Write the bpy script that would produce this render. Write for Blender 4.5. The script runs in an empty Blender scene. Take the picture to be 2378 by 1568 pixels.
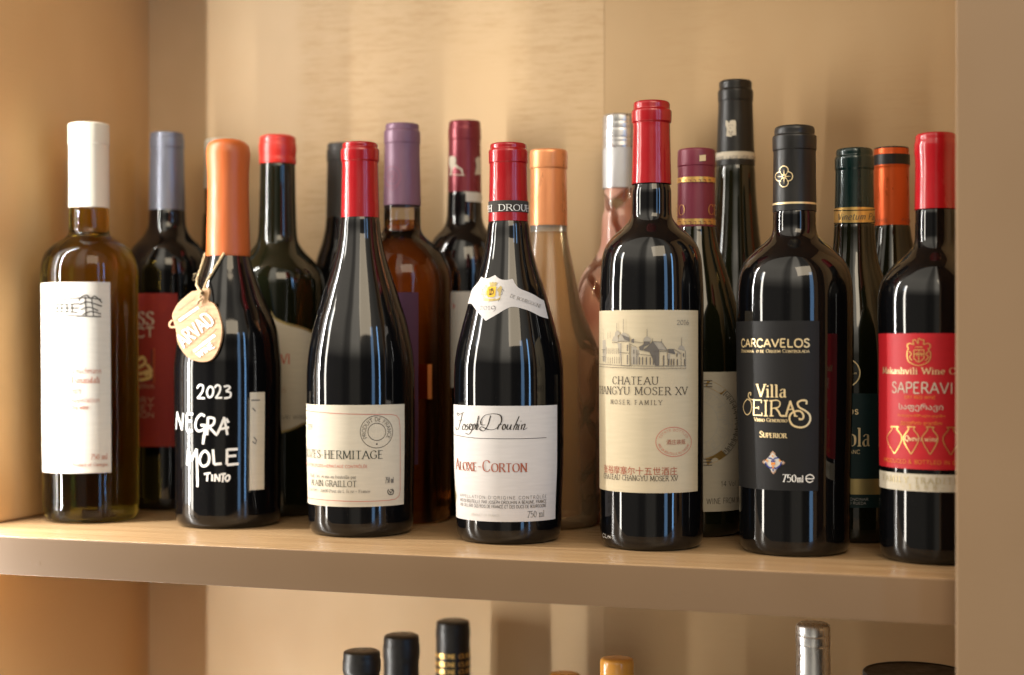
import bpy, bmesh, math, random
from mathutils import Vector, Matrix
random.seed(7)
R_ = math.radians
sin, cos, PI = math.sin, math.cos, math.pi
SC = bpy.context.scene
COL = SC.collection

# ------------------------------------------------------------------ camera
F_PX, HOR, CX, CAM_Z = 3500.0, 800.0, 1189.0, 0.147      # focal length / horizon / centre for a 2378 px wide frame
PHI = R_(17.55)                                          # camera turned to the left of the shelf's normal
cam_d = bpy.data.cameras.new('camera')
cam = bpy.data.objects.new('camera', cam_d); COL.objects.link(cam)
cam.location = (0, 0, CAM_Z)
cam.rotation_euler = (PI/2, 0, PHI)
cam_d.sensor_width = 36; cam_d.lens = 36*F_PX/2378
cam_d.shift_y = (HOR-784)/2378
cam_d.clip_start = 0.01; cam_d.clip_end = 50
cam_d.dof.use_dof = True; cam_d.dof.focus_distance = 1.105; cam_d.dof.aperture_fstop = 3.6
SC.camera = cam

# ------------------------------------------------------------------ world: a dim room with a few lighter and darker stretches of wall
wd = bpy.data.worlds.new('World'); SC.world = wd; wd.use_nodes = True
nt = wd.node_tree; N, LK = nt.nodes, nt.links
bg = N['Background']
tc = N.new('ShaderNodeTexCoord'); gr = N.new('ShaderNodeTexGradient'); gr.gradient_type = 'RADIAL'
LK.new(tc.outputs['Generated'], gr.inputs[0])
rp = N.new('ShaderNodeValToRGB'); LK.new(gr.outputs['Fac'], rp.inputs[0])
rp.color_ramp.interpolation = 'LINEAR'
els = rp.color_ramp.elements
# radial fac: 0 = -x ... atan2/2pi + .5 ; front of the shelf (toward the camera) is -y = 0.25
stops = [(0.0, .34), (.06, .44), (.19, .46), (.215, .20), (.24, .25), (.258, .80), (.302, .85), (.318, .16), (.36, .12), (.40, .26), (.44, .14), (.55, .14), (.75, .2), (1.0, .34)]
els[0].position, els[1].position = 0, 1
for i, (p, v) in enumerate(stops):
    e = els[0] if i == 0 else (els[-1] if i == len(stops)-1 else els.new(p))
    e.color = (v*1.0, v*.90, v*.74, 1)
sep = N.new('ShaderNodeSeparateXYZ'); LK.new(tc.outputs['Generated'], sep.inputs[0])
mr = N.new('ShaderNodeValToRGB'); hz = N.new('ShaderNodeMath'); hz.operation = 'MULTIPLY_ADD'; hz.inputs[1].default_value = .5; hz.inputs[2].default_value = .5
LK.new(sep.outputs['Z'], hz.inputs[0]); LK.new(hz.outputs[0], mr.inputs[0])
ez = mr.color_ramp.elements
for i, (z_, v) in enumerate([(-1, .5), (-.4, 1.4), (-.16, .34), (.16, .34), (.36, 2.3), (.7, 2.6), (1, 1.6)]):
    e = ez[0] if i == 0 else (ez[-1] if i == 6 else ez.new(.5+.5*z_))
    e.position = .5+.5*z_; e.color = (v, v, v, 1)
mm = N.new('ShaderNodeMixRGB'); mm.blend_type = 'MULTIPLY'; mm.inputs[0].default_value = 1
LK.new(rp.outputs[0], mm.inputs[1]); LK.new(mr.outputs[0], mm.inputs[2])
LK.new(mm.outputs[0], bg.inputs['Color']); bg.inputs['Strength'].default_value = 1.4

# ------------------------------------------------------------------ lamps (windows of the room, plus added strips and a fill)
def area(name, loc, target, w, h, power, col):
    d = bpy.data.lights.new(name, 'AREA'); d.shape = 'RECTANGLE'; d.size = w; d.size_y = h
    d.energy = power; d.color = col
    o = bpy.data.objects.new(name, d); COL.objects.link(o); o.location = loc
    o.rotation_euler = (Vector(target)-Vector(loc)).to_track_quat('-Z', 'Y').to_euler()
    return o
area('left_strip_light', (-.7947, .979, .05), (.20, .930, .05), .006, 1.25, 9.5, (1.0, .97, .92))
area('left_strip_light', (-.820, 1.007, .05), (0, 1.0, .05), .04, 1.25, .8, (1.0, .95, .88))  # second, wider strip added to broaden the highlights on the glass
area('tall_strip_light', (-2.77, -.40, .45), (-.2, 1.15, .10), .22, 2.3, 42., (1.0, .93, .82))  # added far strip at the shadows' angle, for wall shadows and front fill
area('warm_fill_light', (.70, -.55, 1.45), (-.45, 1.15, .15), 1.1, .9, 19., (1.0, .82, .58))  # added warm fill that lifts the shaded side panel and corner
area('blue_window_light', (1.10, .30, .30), (-.2, 1.1, .30), .08, 1.3, 4.4, (.26, .55, 1.0))
area('blue_window_light', (.82, -.02, .30), (-.2, 1.1, .30), .18, 1.3, 3.0, (.30, .58, 1.0))
for i in (0, 1):
    for j in (0, 1):
        area('far_window_light', (-2.6+.04*j, -.10-.21*i, 1.05+.25*j), (-.2, 1.1, .2), .17, .21, .5, (.62, .80, 1.0))

SC.view_settings.view_transform = 'Standard'; SC.view_settings.look = 'None'
SC.view_settings.exposure = 0; SC.view_settings.gamma = 1; SC.view_settings.use_curve_mapping = False
SC.cycles.use_denoising = True
SC.cycles.max_bounces = 10; SC.cycles.transmission_bounces = 8; SC.cycles.diffuse_bounces = 5
SC.cycles.caustics_reflective = False; SC.cycles.caustics_refractive = False
SC.cycles.sample_clamp_indirect = 6

# ------------------------------------------------------------------ materials
def mat(name, col, rough=.5, metal=0., spec=.5, coat=0., trans=0., ior=1.5, sheen=0.):
    m = bpy.data.materials.new(name); m.use_nodes = True
    b = m.node_tree.nodes['Principled BSDF']
    b.inputs['Base Color'].default_value = (*col, 1); b.inputs['Roughness'].default_value = rough
    b.inputs['Metallic'].default_value = metal; b.inputs['Specular IOR Level'].default_value = spec
    b.inputs['Coat Weight'].default_value = coat; b.inputs['Coat Roughness'].default_value = .05
    b.inputs['Transmission Weight'].default_value = trans; b.inputs['IOR'].default_value = ior
    return m
def nodes(m): return m.node_tree.nodes, m.node_tree.links, m.node_tree.nodes['Principled BSDF']
def noise(n, l, scale, detail=4, vec=None, rough=.55):
    t = n.new('ShaderNodeTexNoise'); t.inputs['Scale'].default_value = scale; t.inputs['Detail'].default_value = detail
    t.inputs['Roughness'].default_value = rough
    if vec is not None: l.new(vec, t.inputs['Vector'])
    return t
def mapping(n, l, scale, rot=(0,0,0), coord='Object'):
    c = n.new('ShaderNodeTexCoord'); mp = n.new('ShaderNodeMapping'); mp.inputs['Scale'].default_value = scale
    mp.inputs['Rotation'].default_value = rot
    l.new(c.outputs[coord], mp.inputs['Vector']); return mp.outputs[0]
def vary(m, col2, scale=(40,40,40), nscale=1., lo=.4, hi=.65, bump=0., rough2=None, bdist=.001):
    n, l, b = nodes(m)
    v = mapping(n, l, scale); t = noise(n, l, nscale, 6, v)
    r = n.new('ShaderNodeMapRange'); r.inputs[1].default_value = lo; r.inputs[2].default_value = hi
    l.new(t.outputs['Fac'], r.inputs[0])
    mx = n.new('ShaderNodeMixRGB'); mx.inputs[1].default_value = b.inputs['Base Color'].default_value
    mx.inputs[2].default_value = (*col2, 1); l.new(r.outputs[0], mx.inputs[0]); l.new(mx.outputs[0], b.inputs['Base Color'])
    if bump:
        bp = n.new('ShaderNodeBump'); bp.inputs['Strength'].default_value = bump; bp.inputs['Distance'].default_value = bdist
        l.new(t.outputs['Fac'], bp.inputs['Height']); l.new(bp.outputs[0], b.inputs['Normal'])
    if rough2 is not None:
        q = n.new('ShaderNodeMapRange'); q.inputs[3].default_value = b.inputs['Roughness'].default_value; q.inputs[4].default_value = rough2
        l.new(r.outputs[0], q.inputs[0]); l.new(q.outputs[0], b.inputs['Roughness'])
    return m

def dark_glass(name, col):
    """near black wine glass, faint dust and fine scratches in its gloss"""
    m = mat(name, col, .035, spec=.5, ior=1.52)
    n, l, b = nodes(m)
    v = mapping(n, l, (1, 1, 1)); t = noise(n, l, 900, 2, v)
    r = n.new('ShaderNodeMapRange'); r.inputs[1].default_value = .72; r.inputs[2].default_value = .80
    l.new(t.outputs['Fac'], r.inputs[0])
    mx = n.new('ShaderNodeMixRGB'); mx.inputs[1].default_value = (*col, 1); mx.inputs[2].default_value = (.05, .045, .04, 1)
    l.new(r.outputs[0], mx.inputs[0]); l.new(mx.outputs[0], b.inputs['Base Color'])
    t2 = noise(n, l, 14, 3, v)
    bp = n.new('ShaderNodeBump'); bp.inputs['Strength'].default_value = .12; bp.inputs['Distance'].default_value = .002
    l.new(t2.outputs['Fac'], bp.inputs['Height']); l.new(bp.outputs[0], b.inputs['Normal'])
    t3 = noise(n, l, 30, 4, v)
    q = n.new('ShaderNodeMapRange'); q.inputs[1].default_value = .4; q.inputs[2].default_value = .7
    q.inputs[3].default_value = .02; q.inputs[4].default_value = .09
    l.new(t3.outputs['Fac'], q.inputs[0]); l.new(q.outputs[0], b.inputs['Roughness'])
    return m

M = {}
M['glass_black'] = dark_glass('black_glass', (.0025, .0025, .003))
M['glass_brown'] = dark_glass('brown_glass', (.010, .006, .003))
M['glass_green'] = dark_glass('green_black_glass', (.006, .007, .003))
M['glass_olive'] = mat('olive_glass', (.66, .44, .05), .02, trans=1, ior=1.36)
M['glass_amber'] = mat('amber_wine', (.50, .15, .024), .02, trans=1, ior=1.36)
def thin_glass(name, tint, body=None, amount=0., rough=.03):
    """thin clear glass: see-through tint with a glossy skin, optionally clouded by a scattering body colour"""
    m = bpy.data.materials.new(name); m.use_nodes = True
    n, l, b = nodes(m); out = n['Material Output']
    tr = n.new('ShaderNodeBsdfTransparent'); tr.inputs[0].default_value = (*tint, 1)
    core = tr.outputs[0]
    if body:
        df = n.new('ShaderNodeBsdfDiffuse'); df.inputs[0].default_value = (*body, 1)
        tl = n.new('ShaderNodeBsdfTranslucent'); tl.inputs[0].default_value = (*body, 1)
        a = n.new('ShaderNodeMixShader'); a.inputs[0].default_value = .5; l.new(df.outputs[0], a.inputs[1]); l.new(tl.outputs[0], a.inputs[2])
        c = n.new('ShaderNodeMixShader'); c.inputs[0].default_value = amount; l.new(core, c.inputs[1]); l.new(a.outputs[0], c.inputs[2]); core = c.outputs[0]
    gl = n.new('ShaderNodeBsdfGlossy'); gl.inputs['Roughness'].default_value = rough
    fr = n.new('ShaderNodeFresnel'); fr.inputs[0].default_value = 1.5
    mx = n.new('ShaderNodeMixShader'); l.new(fr.outputs[0], mx.inputs[0]); l.new(core, mx.inputs[1]); l.new(gl.outputs[0], mx.inputs[2])
    l.new(mx.outputs[0], out.inputs['Surface']); n.remove(b)
    return m
M['glass_clear'] = thin_glass('clear_glass', (.95, .94, .90))
M['glass_peach'] = thin_glass('peach_wine', (.99, .85, .63), (.93, .62, .35), .30, .22)
M['glass_frost'] = thin_glass('frosted_neck_glass', (.95, .92, .86), (.8, .76, .68), .35, .2)
M['glass_cognac'] = mat('cognac_glass', (.55, .22, .03), .04, trans=.9, ior=1.35)

def capsule(name, col, rough, metal=0., coat=0., spec=.5):
    m = mat(name, col, rough, metal, spec, coat)
    n, l, b = nodes(m)
    v = mapping(n, l, (1, 1, .25)); t = noise(n, l, 120, 4, v)
    bp = n.new('ShaderNodeBump'); bp.inputs['Strength'].default_value = .35; bp.inputs['Distance'].default_value = .0009
    l.new(t.outputs['Fac'], bp.inputs['Height']); l.new(bp.outputs[0], b.inputs['Normal'])
    q = n.new('ShaderNodeMapRange'); q.inputs[1].default_value = .35; q.inputs[2].default_value = .7
    q.inputs[3].default_value = rough*.8; q.inputs[4].default_value = min(1, rough*1.3)
    l.new(t.outputs['Fac'], q.inputs[0]); l.new(q.outputs[0], b.inputs['Roughness'])
    return m
M['cap_white'] = capsule('ivory_plastic', (.60, .58, .48), .4)
M['cap_grey'] = capsule('grey_foil', (.16, .17, .21), .35, .5)
M['cap_black'] = capsule('black_foil', (.010, .0095, .009), .36, spec=.35)
M['cap_charcoal'] = capsule('charcoal_foil', (.035, .034, .032), .5)
M['cap_red'] = capsule('red_foil', (.31, .005, .009), .22, .1, .2)
M['cap_red_soft'] = capsule('red_wax', (.52, .025, .016), .3)
M['cap_brightred'] = capsule('bright_red_plastic', (.42, .005, .012), .22, 0, .3)
M['cap_purple'] = capsule('mauve_foil', (.15, .075, .12), .42, .2)
M['cap_maroon'] = capsule('maroon_foil', (.17, .018, .028), .3, .4)
M['cap_plum'] = capsule('plum_foil', (.17, .022, .045), .38, .15)
M['cap_copper'] = capsule('copper_foil', (.76, .31, .13), .33, .45)
M['cap_orange'] = capsule('orange_foil', (.58, .09, .015), .33, .55)
M['cap_silver'] = capsule('silver_metal', (.62, .62, .62), .28, .9)
M['cap_silver_matte'] = capsule('matte_silver_metal', (.50, .50, .50), .5, .6)
M['cap_green'] = capsule('green_foil', (.004, .020, .019), .24, .2, .3)
M['wax_orange'] = capsule('orange_wax', (.43, .095, .017), .42)
M['cap_amber'] = capsule('amber_stopper', (.60, .27, .04), .2, 0, .4)
M['cap_gold'] = capsule('gold_cap', (.62, .30, .04), .3, .6)

def paper(name, col, rough=.75, scale=60):
    m = mat(name, col, rough, spec=.3)
    return vary(m, tuple(c*.93 for c in col), (scale, scale, 500 if scale > 50 else scale), 1., .3, .7, .12, bdist=.0004)
M['paper_white'] = paper('white_paper', (.52, .50, .455))
M['paper_cream'] = paper('cream_paper', (.50, .42, .285))
M['paper_ivory'] = paper('ivory_paper', (.54, .485, .385))
M['paper_cool'] = paper('off_white_paper', (.57, .54, .52))
M['paper_beige'] = paper('beige_paper', (.58, .52, .42))
M['paper_red'] = paper('red_label_paper', (.45, .011, .018), .45)
M['paper_brick'] = paper('dark_red_label_paper', (.24, .022, .018), .7)
M['paper_black'] = paper('black_label_paper', (.012, .0115, .012), .5)
M['paper_black'].node_tree.nodes['Principled BSDF'].inputs['Specular IOR Level'].default_value = .18
M['paper_green'] = paper('dark_green_label_paper', (.004, .022, .024), .5)
M['paper_purple'] = paper('purple_label_paper', (.06, .018, .05), .6)
M['ink_black'] = mat('black_ink', (.045, .040, .036), .85, spec=.15)
M['ink_green'] = mat('dark_green_ink', (.035, .042, .035), .85, spec=.15)
M['ink_grey'] = mat('grey_ink', (.13, .125, .12), .85, spec=.15)
M['ink_lightgrey'] = mat('pale_grey_ink', (.45, .43, .40), .85, spec=.15)
M['ink_brown'] = mat('rust_ink', (.33, .10, .06), .85, spec=.15)
M['ink_faintbrown'] = mat('faint_brown_ink', (.40, .25, .17), .85, spec=.15)
M['ink_red'] = mat('red_ink', (.48, .12, .09), .85, spec=.15)
M['ink_white'] = mat('white_ink', (.80, .79, .76), .85, spec=.15)
M['ink_wash'] = mat('grey_wash_ink', (.34, .30, .24), .85, spec=.15)
M['ink_midwash'] = mat('dark_wash_ink', (.13, .115, .10), .85, spec=.15)
M['paint_white'] = mat('white_paint_marker', (.80, .79, .76), .35)
M['foil_gold'] = mat('gold_foil', (.78, .50, .16), .3, .75)
M['foil_palegold'] = mat('pale_gold_foil', (.80, .62, .34), .35, .5)
M['foil_olive'] = mat('olive_gold_foil', (.46, .36, .15), .35, .6)
M['ink_yellow'] = mat('yellow_ink', (.70, .42, .05), .85, spec=.15)
M['patch_copper'] = mat('copper_tone', (.55, .18, .05), .4, .4)
M['ink_mauve'] = mat('mauve_ink', (.24, .10, .14), .85, spec=.15)
M['ink_blue'] = mat('blue_ink', (.03, .04, .2), .85, spec=.15)
M['ink_orange'] = mat('orange_ink', (.62, .22, .04), .85, spec=.15)
M['twine'] = vary(mat('twine', (.50, .38, .22), .9), (.32, .23, .12), (900, 900, 900))

def painted_board(name, base, dark, saw, bands=(), grain_h=.30, dots=1.):
    """tan painted rough-sawn boards: saw marks, knots, slight sheen"""
    m = mat(name, base, .5, spec=.35)
    n, l, b = nodes(m)
    big = noise(n, l, 1, 3, mapping(n, l, (7, 7, 5)))
    mx = n.new('ShaderNodeMixRGB'); mx.inputs[1].default_value = (*base, 1); mx.inputs[2].default_value = (*dark, 1)
    r = n.new('ShaderNodeMapRange'); r.inputs[1].default_value = .42; r.inputs[2].default_value = .72; r.inputs[4].default_value = .55
    l.new(big.outputs['Fac'], r.inputs[0])
    # saw lines across the board (stretched along x), only in worn patches
    line = noise(n, l, 1, 6, mapping(n, l, (40, 40, 420)), .8)
    patch = noise(n, l, 1, 2, mapping(n, l, (8, 8, 4.5)))
    pr = n.new('ShaderNodeMapRange'); pr.inputs[1].default_value = .50; pr.inputs[2].default_value = .62; l.new(patch.outputs['Fac'], pr.inputs[0])
    if bands:                                               # worn stretches of the board: centre, half width, lower limit
        co = n.new('ShaderNodeTexCoord'); sx = n.new('ShaderNodeSeparateXYZ'); l.new(co.outputs['Object'], sx.inputs[0]); tot = None
        for c, hw, zlo in bands:
            a = n.new('ShaderNodeMath'); a.operation = 'SUBTRACT'; a.inputs[1].default_value = c; l.new(sx.outputs['X'], a.inputs[0])
            ab = n.new('ShaderNodeMath'); ab.operation = 'ABSOLUTE'; l.new(a.outputs[0], ab.inputs[0])
            r1 = n.new('ShaderNodeMapRange'); r1.interpolation_type = 'SMOOTHSTEP'; r1.inputs[1].default_value = hw*1.15; r1.inputs[2].default_value = hw*.6; l.new(ab.outputs[0], r1.inputs[0])
            r2 = n.new('ShaderNodeMapRange'); r2.interpolation_type = 'SMOOTHSTEP'; r2.inputs[1].default_value = zlo-.06; r2.inputs[2].default_value = zlo+.10; l.new(sx.outputs['Z'], r2.inputs[0])
            q = n.new('ShaderNodeMath'); q.operation = 'MULTIPLY'; l.new(r1.outputs[0], q.inputs[0]); l.new(r2.outputs[0], q.inputs[1])
            if tot is None: tot = q
            else:
                t2 = n.new('ShaderNodeMath'); t2.operation = 'MAXIMUM'; l.new(tot.outputs[0], t2.inputs[0]); l.new(q.outputs[0], t2.inputs[1]); tot = t2
        ps = n.new('ShaderNodeMath'); ps.operation = 'MULTIPLY_ADD'; ps.inputs[1].default_value = .9; l.new(patch.outputs['Fac'], ps.inputs[2]); l.new(tot.outputs[0], ps.inputs[0])
        p3 = n.new('ShaderNodeMath'); p3.operation = 'SUBTRACT'; p3.inputs[1].default_value = .62; l.new(ps.outputs[0], p3.inputs[0])
        pr = n.new('ShaderNodeMapRange'); pr.inputs[1].default_value = 0; pr.inputs[2].default_value = .5; l.new(p3.outputs[0], pr.inputs[0])
    lr = n.new('ShaderNodeMapRange'); lr.inputs[1].default_value = .47; lr.inputs[2].default_value = .62; l.new(line.outputs['Fac'], lr.inputs[0])
    ml = n.new('ShaderNodeMath'); ml.operation = 'MULTIPLY'; l.new(pr.outputs[0], ml.inputs[0]); l.new(lr.outputs[0], ml.inputs[1])
    ms = n.new('ShaderNodeMath'); ms.operation = 'MULTIPLY'; ms.inputs[1].default_value = saw; l.new(ml.outputs[0], ms.inputs[0])
    ad = n.new('ShaderNodeMath'); ad.operation = 'ADD'; ad.use_clamp = True; l.new(ms.outputs[0], ad.inputs[0]); l.new(r.outputs[0], ad.inputs[1])
    l.new(ad.outputs[0], mx.inputs[0]); l.new(mx.outputs[0], b.inputs['Base Color'])
    grain = noise(n, l, 1, 5, mapping(n, l, (260, 260, 12)))
    dot = noise(n, l, 130, 1, mapping(n, l, (1, 1, 1)))
    dr = n.new('ShaderNodeMapRange'); dr.inputs[1].default_value = .74; dr.inputs[2].default_value = .80; dr.inputs[4].default_value = dots; l.new(dot.outputs['Fac'], dr.inputs[0])
    h = n.new('ShaderNodeMath'); h.operation = 'MULTIPLY_ADD'; l.new(ml.outputs[0], h.inputs[0]); h.inputs[1].default_value = -.45*saw; l.new(dr.outputs[0], h.inputs[2])
    h2 = n.new('ShaderNodeMath'); h2.operation = 'MULTIPLY_ADD'; l.new(grain.outputs['Fac'], h2.inputs[0]); h2.inputs[1].default_value = grain_h; l.new(h.outputs[0], h2.inputs[2])
    bp = n.new('ShaderNodeBump'); bp.inputs['Strength'].default_value = .5; bp.inputs['Distance'].default_value = .0006
    l.new(h2.outputs[0], bp.inputs['Height']); l.new(bp.outputs[0], b.inputs['Normal'])
    return m
WALL = (.585, .42, .242); WALLD = (.45, .29, .14)
M['wall_a'] = painted_board('tan_board_rough', WALL, WALLD, .55, ((-.535, .055, .22), (-.362, .05, .30), (-.46, .06, .40), (-.56, .06, -.06)))
M['wall_b'] = painted_board('tan_board_smooth', (.505, .35, .19), (.43, .275, .135), .25)
M['panel'] = painted_board('tan_side_board', (.64, .395, .175), (.55, .32, .13), .15)
M['edge'] = painted_board('shaded_tan_edge', (.185, .112, .058), (.16, .093, .045), .1, grain_h=.04, dots=.15)  # the tan paint, darkened to carry the shade on the shelf front
M['stile'] = painted_board('shaded_tan_stile', (.235, .147, .077), (.205, .123, .06), .1, grain_h=.08, dots=.4)  # tan paint again, with the shade of the stile's front in its colour

def shelf_wood():
    m = mat('shelf_wood', (.56, .41, .26), .27, spec=.5)
    n, l, b = nodes(m)
    g = noise(n, l, 1, 7, mapping(n, l, (5, 170, 60)), .6)
    cr = n.new('ShaderNodeValToRGB'); e = cr.color_ramp.elements
    e[0].position = .3; e[0].color = (.30, .175, .08, 1); e[1].position = .66; e[1].color = (.50, .33, .175, 1)
    l.new(g.outputs['Fac'], cr.inputs[0]); l.new(cr.outputs[0], b.inputs['Base Color'])
    q = n.new('ShaderNodeMapRange'); q.inputs[3].default_value = .38; q.inputs[4].default_value = .2
    l.new(g.outputs['Fac'], q.inputs[0]); l.new(q.outputs[0], b.inputs['Roughness'])
    bp = n.new('ShaderNodeBump'); bp.inputs['Strength'].default_value = .25; bp.inputs['Distance'].default_value = .0005
    l.new(g.outputs['Fac'], bp.inputs['Height']); l.new(bp.outputs[0], b.inputs['Normal'])
    return m
M['shelf'] = shelf_wood()

def floral():
    m = mat('rose_print_glass', (.9, .9, .86), .05)
    n, l, b = nodes(m)
    tr = n.new('ShaderNodeBsdfTransparent'); tr.inputs[0].default_value = (.86, .84, .80, 1)
    gl = n.new('ShaderNodeBsdfGlossy'); gl.inputs['Roughness'].default_value = .04; fr = n.new('ShaderNodeFresnel')
    cg = n.new('ShaderNodeMixShader'); l.new(fr.outputs[0], cg.inputs[0]); l.new(tr.outputs[0], cg.inputs[1]); l.new(gl.outputs[0], cg.inputs[2])
    v = mapping(n, l, (1, 1, .8))
    w = noise(n, l, 18, 3, v)
    dv = n.new('ShaderNodeVectorMath'); dv.operation = 'MULTIPLY_ADD'; dv.inputs[1].default_value = (.03, .03, .03)
    l.new(w.outputs['Color'], dv.inputs[0]); l.new(v, dv.inputs[2])
    vo = n.new('ShaderNodeTexVoronoi'); vo.inputs['Scale'].default_value = 24; l.new(dv.outputs[0], vo.inputs['Vector'])
    petal = n.new('ShaderNodeTexWave'); petal.wave_type = 'RINGS'; petal.inputs['Scale'].default_value = 9; petal.inputs['Distortion'].default_value = 6
    petal.inputs['Detail'].default_value = 2; petal.inputs['Detail Scale'].default_value = 2
    l.new(vo.outputs['Position'], petal.inputs['Vector'])
    cr = n.new('ShaderNodeValToRGB'); e = cr.color_ramp.elements
    e[0].position = .0; e[0].color = (.55, .12, .09, 1); e[1].position = .75; e[1].color = (.90, .62, .50, 1)
    x = e.new(.4); x.color = (.84, .44, .32, 1)
    l.new(vo.outputs['Distance'], cr.inputs[0])
    g2 = noise(n, l, 70, 3, v)
    mx = n.new('ShaderNodeMixRGB'); mx.blend_type = 'MULTIPLY'; mx.inputs[0].default_value = .3
    l.new(cr.outputs[0], mx.inputs[1]); l.new(g2.outputs['Fac'], mx.inputs[2])
    ve = n.new('ShaderNodeTexVoronoi'); ve.feature = 'DISTANCE_TO_EDGE'; ve.inputs['Scale'].default_value = 24; l.new(dv.outputs[0], ve.inputs['Vector'])
    er = n.new('ShaderNodeMapRange'); er.inputs[1].default_value = .05; er.inputs[2].default_value = .10; l.new(ve.outputs['Distance'], er.inputs[0])
    d = n.new('ShaderNodeBsdfPrincipled'); d.inputs['Roughness'].default_value = .15; l.new(mx.outputs[0], d.inputs['Base Color'])
    tl = n.new('ShaderNodeBsdfTranslucent'); l.new(mx.outputs[0], tl.inputs[0])
    dt = n.new('ShaderNodeMixShader'); dt.inputs[0].default_value = .4; l.new(d.outputs[0], dt.inputs[1]); l.new(tl.outputs[0], dt.inputs[2])
    ms = n.new('ShaderNodeMixShader'); l.new(er.outputs[0], ms.inputs[0]); l.new(cg.outputs[0], ms.inputs[1]); l.new(dt.outputs[0], ms.inputs[2])
    l.new(ms.outputs[0], n['Material Output'].inputs['Surface'])
    return m
M['floral'] = floral()
def tag_wood():
    return vary(mat('pale_plywood', (.44, .27, .14), .6), (.36, .20, .09), (60, 60, 400))
M['tagwood'] = tag_wood()

# ------------------------------------------------------------------ object helpers
def link(name, me, m, parent=None, smooth=True, ang=35):
    o = bpy.data.objects.new(name, me); COL.objects.link(o)
    if isinstance(m, (list, tuple)):
        for q in m: me.materials.append(q)
    else: me.materials.append(m)
    if smooth:
        for p in me.polygons: p.use_smooth = True
        me.set_sharp_from_angle(angle=R_(ang))
    if parent: o.parent = parent
    return o
def thing(name, label, cat, loc, group=None):
    o = bpy.data.objects.new(name, None); COL.objects.link(o); o.location = loc
    o.empty_display_size = .02
    o['label'] = label; o['category'] = cat
    if group: o['group'] = group
    return o
def box_bm(bm, x0, x1, y0, y1, z0, z1):
    vs = [bm.verts.new((x, y, z)) for x in (x0, x1) for y in (y0, y1) for z in (z0, z1)]
    for f in ((0,1,3,2),(4,6,7,5),(0,4,5,1),(2,3,7,6),(0,2,6,4),(1,5,7,3)): bm.faces.new([vs[i] for i in f])
def board(name, x0, x1, y0, y1, z0, z1, m, parent, bev=.0015):
    bm = bmesh.new(); box_bm(bm, x0, x1, y0, y1, z0, z1)
    bmesh.ops.recalc_face_normals(bm, faces=bm.faces)
    if bev: bmesh.ops.bevel(bm, geom=list(bm.edges), offset=bev, segments=3, affect='EDGES', profile=.6)
    me = bpy.data.meshes.new(name); bm.to_mesh(me); bm.free()
    return link(name, me, m, parent, ang=40)

def pchip(pts):
    """monotone cubic through (z, r) points sorted by z"""
    n = len(pts); x = [p[0] for p in pts]; y = [p[1] for p in pts]
    h = [x[i+1]-x[i] for i in range(n-1)]; d = [(y[i+1]-y[i])/h[i] for i in range(n-1)]
    m = [d[0]]+[0 if d[i-1]*d[i] <= 0 else 2*d[i-1]*d[i]/(d[i-1]+d[i]) for i in range(1, n-1)]+[d[-1]]
    def f(t):
        if t <= x[0]: return y[0]
        if t >= x[-1]: return y[-1]
        k = 0
        while t > x[k+1]: k += 1
        s = (t-x[k])/h[k]
        return (y[k]*(1+2*s)*(1-s)**2 + m[k]*h[k]*s*(1-s)**2 + y[k+1]*s*s*(3-2*s) + m[k+1]*h[k]*s*s*(s-1))
    return f
def lathe_bm(pts, seg=80, cap_top=True, cap_bot=True, bm=None):
    bm = bm or bmesh.new(); rings = []
    for r, z in pts:
        rings.append([bm.verts.new((r*cos(2*PI*i/seg), r*sin(2*PI*i/seg), z)) for i in range(seg)])
    for a, b in zip(rings, rings[1:]):
        for i in range(seg): bm.faces.new((a[i], a[(i+1) % seg], b[(i+1) % seg], b[i]))
    if cap_bot: bm.faces.new(list(reversed(rings[0])))
    if cap_top: bm.faces.new(rings[-1])
    return bm
def bm_obj(name, bm, m, parent, ang=35, smooth=True):
    me = bpy.data.meshes.new(name); bm.to_mesh(me); bm.free()
    return link(name, me, m, parent, smooth, ang)

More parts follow.
